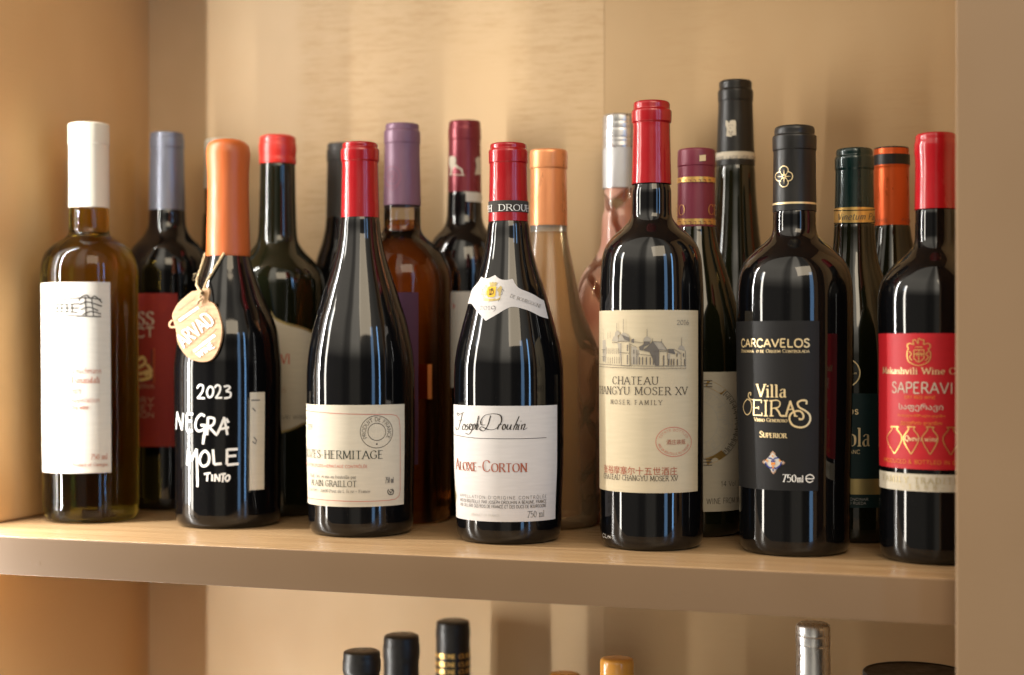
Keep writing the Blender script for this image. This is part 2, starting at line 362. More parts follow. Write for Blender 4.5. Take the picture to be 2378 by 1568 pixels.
# ------------------------------------------------------------------ bottles: profile given as measured half widths, turned into metres
SHELF_Y, WALL_Y = .984, 1.285
class Bottle:
    def __init__(s, name, label, cat, xc, hw, ybot=None, Y=None, base=0., group=None, lean=0.):
        s.xc, s.hw = xc, hw; t = (xc-CX)/F_PX
        if Y is None:
            sf = (ybot-HOR)/(CAM_Z-base); Z = F_PX/sf
            for _ in range(3): Z = F_PX/sf + .86*hw*Z/F_PX
        else: Z = Y/(cos(PHI)+t*sin(PHI))
        s.Z = Z; s.s = F_PX/Z; L = t*Z
        s.X = -Z*sin(PHI)+L*cos(PHI); s.Y = Z*cos(PHI)+L*sin(PHI); s.base = base
        s.r = hw/s.s
        s.az = math.atan2(-s.Y, -s.X)
        s.root = thing(name, label, cat, (s.X, s.Y, base), group)
        s.lean = lean; s.f = None; s.k = 0
    def z(s, y): return CAM_Z-(y-HOR)/s.s-s.base
    def zf(s, y, r=None):                                  # height of a mark on the front of the glass
        return CAM_Z-(y-HOR)*(s.Z-(r if r else s.r))/F_PX-s.base
    def a(s, x, hw=None): return math.asin(max(-1, min(1, (x-s.xc)/(hw or s.hw))))
    def body(s, prof, m, name='glass_body', round_base=.006, top_open=False):
        pts = sorted([(s.z(y), w/s.s) for y, w in prof if s.z(y) > .012])
        r0 = pts[0][1]; pts = [(0.011, r0)]+[p for p in pts if p[0] > .013]
        if pts[-1][0]-pts[-2][0] > .01:
            z2, r2 = pts[-2]; pts = pts[:-1]+[(z2+.003, r2-.0014), (pts[-1][0], min(pts[-1][1], r2-.0016))]
        s.f = pchip(pts); zt = pts[-1][0]; rb = round_base
        lat = [(r0-rb*1.7, .0), (r0-rb*.9, .0004), (r0-rb*.42, .0018), (r0-rb*.12, .0052), (r0, .0105)]
        n = 110
        lat += [(s.f(.0111+(zt-.0111)*i/n), .0111+(zt-.0111)*i/n) for i in range(n+1)]
        o = bm_obj(name, lathe_bm(lat, 96), m, s.root, 50); s.glass = o
        return o
    def ring(s, pts, m, name='capsule', parent=None, ang=45, top=True, bot=False, seg=72, soft=.0007):
        """lathe given as (y, half width) from bottom to top; soft = rounding of its corners"""
        q = [(w/s.s, s.z(y)) for y, w in pts]
        out = [q[0]]
        for i in range(1, len(q)-1):
            p0, p1, p2 = map(Vector, (q[i-1], q[i], q[i+1])); d0, d1 = p0-p1, p2-p1
            e = min(soft, d0.length*.45, d1.length*.45)
            if e < 1e-5: out.append(q[i]); continue
            A, B = p1+d0.normalized()*e, p1+d1.normalized()*e
            for t in (0, .25, .5, .75, 1): out.append(tuple((A*(1-t)+p1*t)*(1-t)+(p1*(1-t)+B*t)*t))
        out.append(q[-1])
        return bm_obj(name, lathe_bm(out, seg, top, bot), m, parent or s.root, ang)
    def pt(s, al, z, off, rf=None):
        th = s.az+al; r = (rf or s.f)(z)+off
        return (r*cos(th), r*sin(th), z)
    def patch(s, a0, a1, top, bot, m, name='label', parent=None, off=.00035, nu=48, nv=10, rf=None):
        """paper wrapped on the glass between two angles; top / bot are heights or functions of the angle"""
        tf = top if callable(top) else (lambda a: top); bf = bot if callable(bot) else (lambda a: bot)
        bm = bmesh.new(); g = []
        for i in range(nu+1):
            al = a0+(a1-a0)*i/nu
            g.append([bm.verts.new(s.pt(al, bf(al)+(tf(al)-bf(al))*j/nv, off, rf)) for j in range(nv+1)])
        # paper thickness: edge turned down onto the glass
        for i in range(nu):
            for j in range(nv): bm.faces.new((g[i][j], g[i+1][j], g[i+1][j+1], g[i][j+1]))
        return bm_obj(name, bm, m, parent or s.root, 60)
    def ribbon(s, strokes, m, name, parent, off=.0006, rf=None, rr=None):
        """strokes: list of (points (u, v) in metres from angle 0 / bottle base, list of widths)"""
        rr = rr or s.r; bm = bmesh.new()
        for k, (pts, ws) in enumerate(strokes):
            o = off+(k % 14)*1.2e-5
            if len(pts) < 2: continue
            P, W = [], []
            for i in range(len(pts)-1):                      # keep quads short so they follow the curve of the glass
                a, b = Vector(pts[i]), Vector(pts[i+1]); nseg = max(1, int((b-a).length/.003))
                for j in range(nseg): t = j/nseg; P.append(a.lerp(b, t)); W.append(ws[i]*(1-t)+ws[i+1]*t)
            P.append(Vector(pts[-1])); W.append(ws[-1])
            prev = None
            for i, p in enumerate(P):
                d = (P[min(i+1, len(P)-1)]-P[max(i-1, 0)])
                if d.length < 1e-9: continue
                d.normalize(); nn = Vector((-d.y, d.x))*W[i]*.5
                A, B = p+nn, p-nn
                va = bm.verts.new(s.pt(A.x/rr, A.y, o, rf)); vb = bm.verts.new(s.pt(B.x/rr, B.y, o, rf))
                if prev: bm.faces.new((prev[0], prev[1], vb, va))
                prev = (va, vb)
        return bm_obj(name, bm, m, parent, smooth=False)
    def polys(s, polys, m, name, parent, off=.0005, rf=None, rr=None):
        rr = rr or s.r; bm = bmesh.new()
        for k, p in enumerate(polys):
            try: bm.faces.new([bm.verts.new(s.pt(u/rr, v, off+(k % 10)*1.2e-5, rf)) for u, v in p])
            except ValueError: pass
        bmesh.ops.triangulate(bm, faces=bm.faces)
        return bm_obj(name, bm, m, parent, smooth=False)
    # image measurements on the front of the bottle -> flat label coordinates (metres)
    def uv(s, x, y, rr=None):
        if rr: r = rr; al = s.a(x, r*s.s)
        else:
            z = s.z(y)
            for _ in range(5):
                r = s.f(z); al = s.a(x, r*s.s); z = CAM_Z-(y-HOR)*(s.Z-r*cos(al))/F_PX-s.base
        return (al*(rr or s.r), CAM_Z-(y-HOR)*(s.Z-r*cos(al))/F_PX-s.base)
    def edge(s, pts):
        """outline of a shaped label: image points -> height as a function of the angle round the glass"""
        q = sorted((s.uv(x, y)[0]/s.r, s.uv(x, y)[1]) for x, y in pts)
        def f(al):
            if al <= q[0][0]: return q[0][1]
            for (a0, z0), (a1, z1) in zip(q, q[1:]):
                if al <= a1: return z0+(z1-z0)*(al-a0)/max(1e-6, a1-a0)
            return q[-1][1]
        return f, q[0][0], q[-1][0]
    def lines(s, polylines, w, m, name, parent, off=.0006, rr=None, rf=None, smooth=False):
        st = []
        for pl in polylines:
            p = [s.uv(x, y, rr) for x, y in pl]
            if smooth: p = crom(p, 6)
            st.append((p, [w/s.s]*len(p)))
        return s.ribbon(st, m, name, parent, off, rf, rr)
    def fills(s, polys, m, name, parent, off=.0005, rr=None, rf=None):
        return s.polys([[s.uv(x, y, rr) for x, y in p] for p in polys], m, name, parent, off, rf, rr)
    def text(s, txt, x0, x1, y, h, m, style='serif', parent=None, name='lettering', off=.0007, weight=1., rr=None, rf=None, a0=None, a1=None, slant=0., rise=0., sp=0., arc=None):
        """txt set between image x0..x1 (or angles a0..a1) on a baseline y, cap height h (all in 2378 px units)"""
        r = rr or s.r
        u0 = (a0 if a0 is not None else s.a(x0, r*s.s))*r; u1 = (a1 if a1 is not None else s.a(x1, r*s.s))*r
        v0 = s.zf(y, r); H = h*(s.Z-r)/F_PX
        st, W = layout(txt, style, weight, sp)
        sx = (u1-u0)/W; out = []
        for pts, ws in st:
            out.append(([(u0+(p[0]+slant*p[1])*sx, v0+p[1]*H+rise*(p[0]*sx)) for p in pts], [max(w*H, min(.00032, .085*H)) for w in ws]))
        return s.ribbon(out, m, name, parent, off, rf, r)

def crom(p, n=5, closed=False):
    if len(p) < 3: return list(p)
    out = []; L = len(p); rng = range(L if closed else L-1)
    for i in rng:
        g = (lambda k: p[k % L]) if closed else (lambda k: p[max(0, min(L-1, k))])
        p0, p1, p2, p3 = g(i-1), g(i), g(i+1), g(i+2)
        for j in range(n):
            t = j/n
            out.append(tuple(.5*(2*p1[c]+(p2[c]-p0[c])*t+(2*p0[c]-5*p1[c]+4*p2[c]-p3[c])*t*t+(3*p1[c]-p0[c]-3*p2[c]+p3[c])*t**3) for c in (0, 1)))
    out.append(p[0] if closed else p[-1])
    return out
def circ(cx, cy, rx, ry=None, a0=0, a1=360, n=40):
    ry = ry or rx
    return [(cx+rx*cos(R_(a0+(a1-a0)*i/n)), cy+ry*sin(R_(a0+(a1-a0)*i/n))) for i in range(n+1)]

# ------------------------------------------------------------------ a small pen-drawn alphabet (strokes on a unit cap height)
G = {}
def g(ch, w, *st): G[ch] = (w, st)
def Ln(*p): return ('L', p)
def Cv(*p): return ('C', p)
g('A', .74, Ln((.02,0),(.37,1)), Ln((.37,1),(.72,0)), Ln((.15,.36),(.59,.36)))
g('B', .62, Ln((.1,0),(.1,1)), Cv((.1,1),(.36,1),(.5,.9),(.5,.64),(.36,.54),(.1,.53)), Cv((.1,.53),(.4,.52),(.57,.4),(.57,.14),(.4,0),(.1,0)))
g('C', .72, Cv((.66,.78),(.56,.95),(.4,1),(.16,.87),(.06,.5),(.16,.13),(.4,0),(.57,.05),(.68,.22)))
g('D', .76, Ln((.1,0),(.1,1)), Cv((.1,1),(.38,1),(.62,.85),(.7,.5),(.62,.15),(.38,0),(.1,0)))
g('E', .6, Ln((.1,0),(.1,1)), Ln((.1,1),(.53,1)), Ln((.1,.52),(.44,.52)), Ln((.1,0),(.55,0)))
g('F', .56, Ln((.1,0),(.1,1)), Ln((.1,1),(.53,1)), Ln((.1,.52),(.44,.52)))
g('G', .78, Cv((.66,.8),(.56,.95),(.4,1),(.16,.87),(.06,.5),(.16,.13),(.4,0),(.6,.06),(.68,.2)), Ln((.68,.12),(.68,.45)), Ln((.46,.45),(.74,.45)))
g('H', .76, Ln((.1,0),(.1,1)), Ln((.66,0),(.66,1)), Ln((.1,.52),(.66,.52)))
g('I', .3, Ln((.15,0),(.15,1)))
g('J', .42, Cv((.28,1),(.28,.25),(.2,.02),(.02,.02)))
g('K', .7, Ln((.1,0),(.1,1)), Ln((.1,.42),(.6,1)), Ln((.28,.6),(.68,0)))
g('L', .58, Ln((.1,1),(.1,0)), Ln((.1,0),(.55,0)))
g('M', .92, Ln((.1,0),(.13,1)), Ln((.13,1),(.46,.1)), Ln((.46,.1),(.79,1)), Ln((.79,1),(.82,0)))
g('N', .78, Ln((.1,0),(.1,1)), Ln((.1,1),(.68,0)), Ln((.68,0),(.68,1)))
g('O', .82, Cv((.41,1),(.16,.88),(.06,.5),(.16,.12),(.41,0),(.66,.12),(.76,.5),(.66,.88),(.41,1)))
g('P', .6, Ln((.1,0),(.1,1)), Cv((.1,1),(.38,1),(.55,.9),(.55,.6),(.38,.48),(.1,.47)))
g('Q', .82, Cv((.41,1),(.16,.88),(.06,.5),(.16,.12),(.41,0),(.66,.12),(.76,.5),(.66,.88),(.41,1)), Cv((.4,.1),(.6,-.15),(.8,-.2)))
g('R', .68, Ln((.1,0),(.1,1)), Cv((.1,1),(.38,1),(.53,.9),(.53,.62),(.38,.5),(.1,.5)), Ln((.33,.5),(.66,0)))
g('S', .56, Cv((.48,.82),(.4,.97),(.26,1),(.1,.9),(.1,.7),(.26,.55),(.42,.44),(.5,.25),(.42,.06),(.26,0),(.1,.05),(.05,.22)))
g('T', .66, Ln((.33,0),(.33,1)), Ln((.03,1),(.63,1)))
g('U', .76, Cv((.1,1),(.1,.35),(.2,.06),(.38,0),(.56,.06),(.66,.35),(.66,1)))
g('V', .72, Ln((.02,1),(.36,0)), Ln((.36,0),(.7,1)))
g('W', 1.02, Ln((.02,1),(.27,0)), Ln((.27,0),(.51,.95)), Ln((.51,.95),(.75,0)), Ln((.75,0),(1.,1)))
g('X', .72, Ln((.05,0),(.66,1)), Ln((.06,1),(.68,0)))
g('Y', .7, Ln((.02,1),(.35,.48)), Ln((.35,.48),(.68,1)), Ln((.35,.48),(.35,0)))
g('Z', .64, Ln((.08,1),(.58,1)), Ln((.58,1),(.05,0)), Ln((.05,0),(.6,0)))
g('0', .58, Cv((.29,1),(.12,.86),(.06,.5),(.12,.14),(.29,0),(.46,.14),(.52,.5),(.46,.86),(.29,1)))
g('1', .4, Ln((.08,.8),(.22,1)), Ln((.22,1),(.22,0)))
g('2', .56, Cv((.08,.78),(.16,.95),(.29,1),(.44,.9),(.45,.68),(.3,.38),(.06,.02)), Ln((.06,.02),(.52,.02)))
g('3', .54, Cv((.08,.85),(.24,1),(.42,.9),(.42,.65),(.22,.54)), Cv((.22,.54),(.46,.46),(.48,.18),(.3,0),(.06,.1)))
g('4', .58, Ln((.42,0),(.42,1)), Ln((.42,1),(.05,.3)), Ln((.05,.3),(.55,.3)))
g('5', .54, Ln((.46,1),(.14,1)), Ln((.14,1),(.1,.55)), Cv((.1,.55),(.3,.62),(.48,.5),(.48,.18),(.28,0),(.06,.08)))
g('6', .56, Cv((.44,.95),(.24,.85),(.1,.55),(.08,.25),(.2,.02),(.36,.02),(.48,.2),(.46,.45),(.3,.56),(.12,.42)))
g('7', .54, Ln((.05,1),(.5,1)), Ln((.5,1),(.2,0)))
g('8', .56, Cv((.28,1),(.12,.9),(.12,.68),(.28,.55),(.46,.4),(.48,.14),(.28,0),(.08,.14),(.1,.4),(.28,.55),(.44,.68),(.44,.9),(.28,1)))
g('9', .56, Cv((.46,.6),(.32,.46),(.14,.5),(.08,.75),(.2,.98),(.36,.98),(.48,.78),(.46,.4),(.32,.1),(.12,.03)))
g('-', .4, Ln((.05,.4),(.35,.4)))
g('.', .22, Ln((.08,.0),(.08,.1)))
g(',', .22, Ln((.1,.08),(.06,-.15)))
g("'", .2, Ln((.1,1),(.08,.78)))
g('&', .76, Cv((.66,.4),(.5,.1),(.28,0),(.08,.12),(.12,.38),(.4,.62),(.42,.88),(.3,1),(.18,.88),(.24,.66),(.68,0)))
g(' ', .34)
xh = .64
g('a', .5, Cv((.08,.52),(.2,.64),(.36,.6),(.38,.44),(.38,.1),(.48,.0)), Cv((.38,.38),(.16,.34),(.06,.16),(.16,.0),(.3,.04),(.38,.16)))
g('b', .54, Ln((.1,1),(.1,.02)), Cv((.1,.48),(.26,.64),(.44,.54),(.46,.2),(.3,0),(.1,.08)))
g('c', .46, Cv((.42,.52),(.28,.64),(.1,.5),(.07,.2),(.22,0),(.42,.12)))
g('d', .56, Ln((.44,1),(.44,0)), Cv((.44,.5),(.28,.64),(.1,.5),(.07,.2),(.22,0),(.44,.14)))
g('e', .48, Cv((.08,.36),(.42,.36),(.38,.58),(.24,.64),(.09,.48),(.08,.2),(.22,0),(.42,.12)))
g('f', .34, Cv((.36,.95),(.26,1.02),(.16,.85),(.15,0)), Ln((.03,.62),(.3,.62)))
g('g', .52, Cv((.24,.64),(.08,.52),(.08,.32),(.24,.22),(.4,.32),(.4,.52),(.24,.64)), Cv((.16,.22),(.08,.08),(.38,.02),(.44,-.16),(.24,-.3),(.06,-.2),(.1,-.06),(.18,.0)))
g('h', .56, Ln((.1,1),(.1,0)), Cv((.1,.46),(.26,.64),(.42,.58),(.44,.4),(.44,0)))
g('i', .26, Ln((.13,.64),(.13,0)), Ln((.13,.82),(.13,.92)))
g('j', .26, Cv((.14,.64),(.14,-.1),(.0,-.28)), Ln((.14,.82),(.14,.92)))
g('k', .52, Ln((.1,1),(.1,0)), Ln((.1,.28),(.44,.64)), Ln((.22,.4),(.5,0)))
g('l', .26, Ln((.13,1),(.13,0)))
g('m', .84, Ln((.1,.64),(.1,0)), Cv((.1,.46),(.24,.64),(.38,.58),(.4,.4),(.4,0)), Cv((.4,.46),(.56,.64),(.7,.58),(.72,.4),(.72,0)))
g('n', .56, Ln((.1,.64),(.1,0)), Cv((.1,.46),(.26,.64),(.42,.58),(.44,.4),(.44,0)))
g('o', .54, Cv((.27,.64),(.11,.54),(.07,.32),(.11,.1),(.27,0),(.43,.1),(.47,.32),(.43,.54),(.27,.64)))
g('p', .56, Ln((.1,.64),(.1,-.3)), Cv((.1,.5),(.28,.64),(.46,.52),(.48,.2),(.3,0),(.1,.12)))
g('q', .56, Ln((.44,.64),(.44,-.3)), Cv((.44,.5),(.28,.64),(.1,.5),(.07,.2),(.22,0),(.44,.14)))
g('r', .38, Ln((.1,.64),(.1,0)), Cv((.1,.42),(.2,.6),(.36,.62)))
g('s', .42, Cv((.36,.54),(.22,.64),(.09,.54),(.12,.38),(.3,.28),(.36,.12),(.22,0),(.06,.1)))
g('t', .34, Cv((.15,.86),(.15,.15),(.22,0),(.34,.06)), Ln((.02,.64),(.3,.64)))
g('u', .56, Cv((.1,.64),(.1,.18),(.2,0),(.34,.04),(.44,.2)), Ln((.44,.64),(.44,0)))
g('v', .5, Ln((.03,.64),(.25,0)), Ln((.25,0),(.47,.64)))
g('w', .74, Ln((.03,.64),(.2,0)), Ln((.2,0),(.37,.6)), Ln((.37,.6),(.54,0)), Ln((.54,0),(.71,.64)))
g('x', .5, Ln((.04,0),(.44,.64)), Ln((.05,.64),(.46,0)))
g('y', .5, Ln((.03,.64),(.26,0)), Cv((.47,.64),(.26,0),(.14,-.26),(.02,-.28)))
g('z', .46, Ln((.06,.64),(.4,.64)), Ln((.4,.64),(.05,0)), Ln((.05,0),(.42,0)))
for base_, acc in (('É', 'E'), ('È', 'E'), ('Ô', 'O')):
    w_, st_ = G[acc]; G[base_] = (w_, st_+((Ln((.25,1.12),(.4,1.3)),) if base_ == 'É' else (Ln((.4,1.12),(.25,1.3)),) if base_ == 'È' else (Ln((.28,1.12),(.41,1.28)), Ln((.41,1.28),(.54,1.12)))))
for base_, acc, mk in (('ç', 'c', Ln((.24,0),(.2,-.25))), ('ã', 'a', Cv((.1,.8),(.18,.9),(.28,.8),(.36,.9)))):
    G[base_] = (G[acc][0], G[acc][1]+(mk,))

def layout(txt, style='serif', weight=1., sp=0.):
    """returns strokes (points, widths) on a unit cap height, and the total advance"""
    out = []; x = 0
    for ch in txt:
        k = 1.
        if style == 'smallcaps' and ch.islower(): k = .74; ch = ch.upper()
        if ch not in G: x += .4; continue
        w, st = G[ch]
        for kind, p in st:
            P = [(a*k, b*k) for a, b in p]
            if kind == 'C': P = crom(P, 5)
            pts = [(x+a, b) for a, b in P]; ws = []
            for i in range(len(pts)):
                a, b = pts[max(0, i-1)], pts[min(len(pts)-1, i+1)]
                d = math.atan2(b[1]-a[1], b[0]-a[0])
                if style in ('serif', 'smallcaps'): ws.append(weight*max(.042, .112*abs(sin(d-R_(14)))**1.3))
                elif style == 'script': ws.append(weight*max(.022, .085*abs(sin(d-R_(25)))**2))
                else: ws.append(weight*.115)
            out.append((pts, ws))
            if style in ('serif', 'smallcaps') and not ch in '-.,\'&':
                up = 1*k if not ch.islower() else None
                for e, nb in ((pts[0], pts[1]), (pts[-1], pts[-2])):
                    dy = abs(nb[1]-e[1]); dx = abs(nb[0]-e[0])
                    tops = [0, k] if not ch.islower() else [0, 1, .64, -.3]
                    if dy > dx and any(abs(e[1]-t) < .02 for t in tops) and not (ch in 'VWM' and e[1] < .02 and ch != 'M') and not (ch == 'A' and e[1] > .9):
                        l = .13*k
                        if ch.islower() and e[1] > .1: out.append(([(e[0]-l, e[1]-.03), (e[0], e[1])], [.05*weight, .05*weight]))
                        else: out.append(([(e[0]-l, e[1]), (e[0]+l, e[1])], [.045*weight]*2))
        x += w*k+.08*k+sp
    return out, max(x-.08-sp, .01)

# ------------------------------------------------------------------ the shelving unit
unit = thing('shelving_unit', 'tan painted wooden shelves with side panels and front stile, holding all the bottles', 'shelf unit', (-.35, 1.1, -.46))
def ub(*a, **k):
    o = board(*a, parent=unit, **k); o.location = -unit.location; return o
Z0, Z1 = -.50, .66
for x0, x1, dy, mk in ((-.80, -.32165, 0, 'wall_a'), (-.32163, -.12652, .0003, 'wall_b'), (-.1265, .14, .0001, 'wall_b')):
    o = board('wall', x0, x1, WALL_Y+dy, WALL_Y+.018, Z0, Z1, M[mk], None, 0); o['kind'] = 'structure'
ub('side_panel', -.797, -.775, 1.050, WALL_Y+.006, .0004, .5996, m=M['panel'], bev=.0025)
ub('side_panel', -.797, -.775, 1.050, WALL_Y+.006, -.4296, -.0289, m=M['panel'], bev=.0025)
ub('side_panel', .062, .082, .986, WALL_Y+.006, Z0, Z1, m=M['panel'])
sh = ub('shelf', -.799, .0605, SHELF_Y, WALL_Y-.0003, -.0285, 0, m=M['shelf'], bev=.0008)
ub('shelf_edge', -.799, .0605, SHELF_Y-.0022, SHELF_Y-.0002, -.0288, -.0004, m=M['edge'], bev=.0004)
ub('shelf', -.799, .0605, SHELF_Y, WALL_Y-.0003, -.46, -.43, m=M['shelf'], bev=.0008)
ub('shelf', -.799, .0605, SHELF_Y, WALL_Y-.0003, .60, .63, m=M['edge'], bev=.0008)  # darkened edge colour keeps the shaded underside dim in the glass reflections
ub('stile', -.0190, .14, .955, .9805, Z0, Z1, m=M['stile'], bev=.0012)

GRP = 'wine bottles standing on the upper shelf'
def WB(label, *a, cat='wine bottle', **k): return Bottle('wine_bottle', label, cat, *a, group=GRP, **k)
def T(ox, oy, kk): return lambda *p: [(ox+kk*x, oy+kk*y) for x, y in p]

# 1 ---- olive glass with ivory capsule and white label
b = WB('olive glass bottle with ivory capsule and tall white label, leftmost on the shelf', 212, 110, ybot=1217)
b.root.rotation_euler.y = R_(-.45)
b.body([(1150,108.5),(1000,110),(640,110),(622,109),(592,101.5),(575,88),(562,71),(553,55),(543,47.5),(530,45.5),(483,44.3),(300,43)], M['glass_olive'])
b.ring([(484,46.2),(400,45.6),(338,45.6),(336.5,46.8),(292,46.8),(289,45.6),(288,42)], M['cap_white'])
lab = b.patch(b.a(105), b.a(256.5), b.zf(655), b.zf(1100), M['paper_white'])
dr = [[(118,706),(126,700),(150,697),(200,692),(236,696)],[(118,708),(120,722),(130,728),(180,734),(236,736)],[(126,704),(124,726)],[(138,708),(190,706)],[(138,716),(188,716)],[(136,724),(186,726)]]
dr += [[(188,700),(194,690),(206,686),(214,694),(222,688),(232,696),(238,704)],[(190,708),(206,702),(222,706),(238,712)],[(192,720),(210,714),(230,722)],[(196,732),(214,724),(236,730)],[(142,708),(142,724)],[(152,708),(152,724)],[(163,707),(163,725)],[(174,706),(174,725)],[(202,690),(204,734)],[(216,692),(220,736)]]
b.lines(dr, 2.6, M['ink_black'], 'building_drawing', lab, smooth=True)
b.lines([[(134,1004),(121,992),(134,980),(125,966),(122,950),(134,940),(118,930),(128,914),(136,905),(120,897),(136,880),(126,866),(138,850),(124,838),(136,822),(128,800),(140,776),(126,750)]], 2.4, M['ink_black'], 'signature', lab, smooth=True)
for t, x0, x1, y, h, st in (('Schuchmann', 170, 236, 868, 13, 'script'), ('Tsinandali', 170, 232, 890, 14, 'serif'), ('2021', 170, 192, 915, 11, 'serif'), ('Appellation', 170, 232, 935, 11, 'script'), ('Dry wine', 170, 208, 951, 10, 'serif'), ('750 ml', 211, 248, 1068, 12, 'serif'), ('12.5% vol', 118, 155, 1067, 9, 'serif'), ('Product of Georgia', 172, 248, 1084, 8, 'serif')):
    b.text(t, x0, x1, y, h, M['ink_brown'], st, lab, weight=1.2)

# 2 ---- grey capsule, dark red label
b = WB('dark bottle with grey foil capsule and dark red label, second from left at the back', 388, 97, Y=1.2085)
b.body([(1100,96),(900,97),(640,97),(610,94),(590,86),(574,77),(560,64),(548,54),(535,47),(522,43),(489,41),(330,38)], M['glass_black'])
b.ring([(489.5,41.3),(400,39.6),(347,38.6),(344,39.8),(322,39.8),(320,38),(316,38.6),(311,38),(309.5,34)], M['cap_grey'])
lab = b.patch(b.a(300), R_(13.5), b.zf(681), b.zf(1038), M['paper_brick'])
b.text('CROSS', 258, 360, 755, 30, M['paper_ivory'], 'serif', lab, weight=1.5)
b.text('SELECT', 250, 360, 783, 22, M['paper_ivory'], 'sans', lab, weight=1.4)
b.fills([[(308,808),(360,808),(360,890),(308,890)]], M['ink_orange'], 'emblem', lab, off=.0005)
b.fills([[(311,812),(356,812),(356,886),(311,886)]], M['ink_black'], 'emblem_panel', lab, off=.0007)
b.lines([[(326,836),(336,830),(341,842),(330,852),(320,858),(330,868),(348,862),(352,876),(330,882),(318,878)],[(344,846),(354,862),(340,872)]], 7, M['foil_palegold'], 'emblem_figure', lab, off=.0009, smooth=True)
for t, y, h in (('RISERVA', 902, 9), ('DRY', 936, 13), ('RET', 954, 13), ('TION', 970, 12)):
    b.text(t, 316, 360, y, h, M['ink_faintbrown'], 'sans', lab, weight=1.4)

# 3 ---- orange wax, hand painted lettering
b = WB('dark bottle sealed in orange wax with white hand painted lettering, third from left', 530, 123, ybot=1229)
NM = b
b.body([(1195,117),(1100,121),(950,123),(860,123.3),(800,118),(778,115.6),(725,98),(678,77),(640,63),(610,53),(587,47.5),(560,46),(380,42)], M['glass_black'])
b.ring([(596,49.5),(592,50.5),(575,50.2),(500,48.2),(440,47.3),(400,47.6),(380,49.2),(356,50.6),(342,48.5),(334,44),(328,36),(325,25),(324,10)], M['wax_orange'], 'wax_seal', ang=60, soft=.002)
def hand(tx, pts, w, name='lettering'):
    return b.lines(pts, w, M['paint_white'], name, b.root, off=.0006, smooth=False)
W_ = T(0, 0, 1)
h4 = T(600*.6193, 1200*.6193, .3318)
sm = lambda p: crom(p, 5)
pn = [sm(h4((272,478),(290,455),(312,462),(308,500),(275,548))), h4((275,546),(325,546)), sm(h4((350,470),(338,505),(350,540),(372,530),(380,490),(366,466),(350,470))),
      sm(h4((388,474),(405,456),(425,468),(420,505),(395,548))), h4((395,546),(438,544)), sm(h4((448,468),(475,462),(488,475),(462,500))), sm(h4((462,500),(492,510),(488,540),(450,548)))]
hand('2023', pn, 4.6)
pn = [h4((130,762),(138,642)), h4((138,642),(172,768)), h4((172,768),(180,650)), h4((205,656),(205,772)), h4((205,656),(246,655)), h4((205,705),(238,704)), h4((205,775),(245,772)),
      sm(h4((325,672),(300,660),(272,690),(262,740),(280,775),(318,762),(330,735))), h4((330,735),(296,735)), sm(h4((325,735),(322,800),(312,868))), h4((312,860),(318,800)),
      h4((345,680),(340,805)), sm(h4((345,682),(385,690),(380,730),(345,748))), h4((350,745),(405,808)), sm(h4((405,800),(430,740),(452,680))), h4((450,680),(472,805)), h4((418,765),(482,752)), h4((465,690),(480,720))]
hand('NEGRA', pn, 5.6)
pn = [h4((205,1010),(215,905)), h4((215,905),(235,985)), h4((235,985),(270,900)), h4((270,900),(276,1165)), sm(h4((300,935),(290,985),(310,1020),(345,1005),(352,950),(328,915),(300,935))), h4((378,905),(385,1010)), h4((385,1010),(435,1005)),  # the M's last stroke runs on downward as a painted highlight streak
      h4((470,905),(468,1012)), h4((470,908),(540,905)), h4((470,955),(530,950)), h4((468,1015),(545,1008))]
hand('MOLE', pn, 6)
pn = [h4((318,1076),(362,1070)), h4((342,1075),(338,1128)), h4((372,1080),(372,1128)), h4((390,1130),(392,1078)), h4((392,1078),(420,1130)), h4((420,1130),(422,1078)), h4((428,1080),(462,1076)), h4((446,1080),(440,1136)),
      sm(h4((470,1088),(458,1108),(468,1128),(484,1115),(484,1090),(470,1088)))]
hand('TINTO', pn, 4.4)
bl = b.patch(b.a(577.5), b.a(611), b.zf(912), b.zf(1141), M['paper_beige'], 'back_label')
b.lines([[(583,948),(590,956)],[(586,1016),(592,1024),(590,1032),(583,1026)],[(580,930),(600,930)]], 3, M['ink_grey'], 'lettering', bl)
b.lines([circ(450, 1200, 4, 3), circ(460, 1203, 4, 3), circ(441, 1197, 3, 3)], 1.6, M['glass_clear'], 'embossed_mark', b.root)

# 4 ---- bright red short capsule, ornate cream label
b = WB('dark bottle with short bright red wax cap and gold edged cream label', 645, 110, Y=1.193)
b.body([(1120,109),(900,110),(690,110),(658,109),(635,104),(608,85),(590,68),(576,56),(560,47),(540,44.3),(480,42.2),(382,40.3),(330,38)], M['glass_green'])
b.ring([(382,42.5),(374,43.3),(366,42),(352,43.6),(338,43.2),(334,41.8),(324,41.6),(319,40),(315.5,34),(315,20)], M['cap_red_soft'], 'capsule', ang=60, soft=.0016)
top = [(545,706),(585,690),(612,700),(625,722),(640,744),(662,755),(690,762),(712,770),(735,785)]
bot = [(545,990),(600,1003),(640,1003),(672,996),(712,977),(735,965)]
tf, a0, a1 = b.edge(top); bf, c0, c1 = b.edge(bot)
gold = b.patch(a0, a1, lambda q: tf(q)+.0022, lambda q: bf(q)-.0020, M['foil_olive'], 'label_border', off=.0003)
lab = b.patch(a0, a1-.02, tf, bf, M['paper_ivory'], off=.0006)
b.text('SAPERAVI', 575, 672, 845, 22, M['ink_red'], 'serif', lab, weight=1.3, off=.0009)
b.text('1876', 615, 664, 912, 12, M['ink_faintbrown'], 'serif', lab, off=.0009)
b.text('KVEVRI WINE', 630, 706, 974, 9, M['ink_grey'], 'sans', lab, off=.0009)

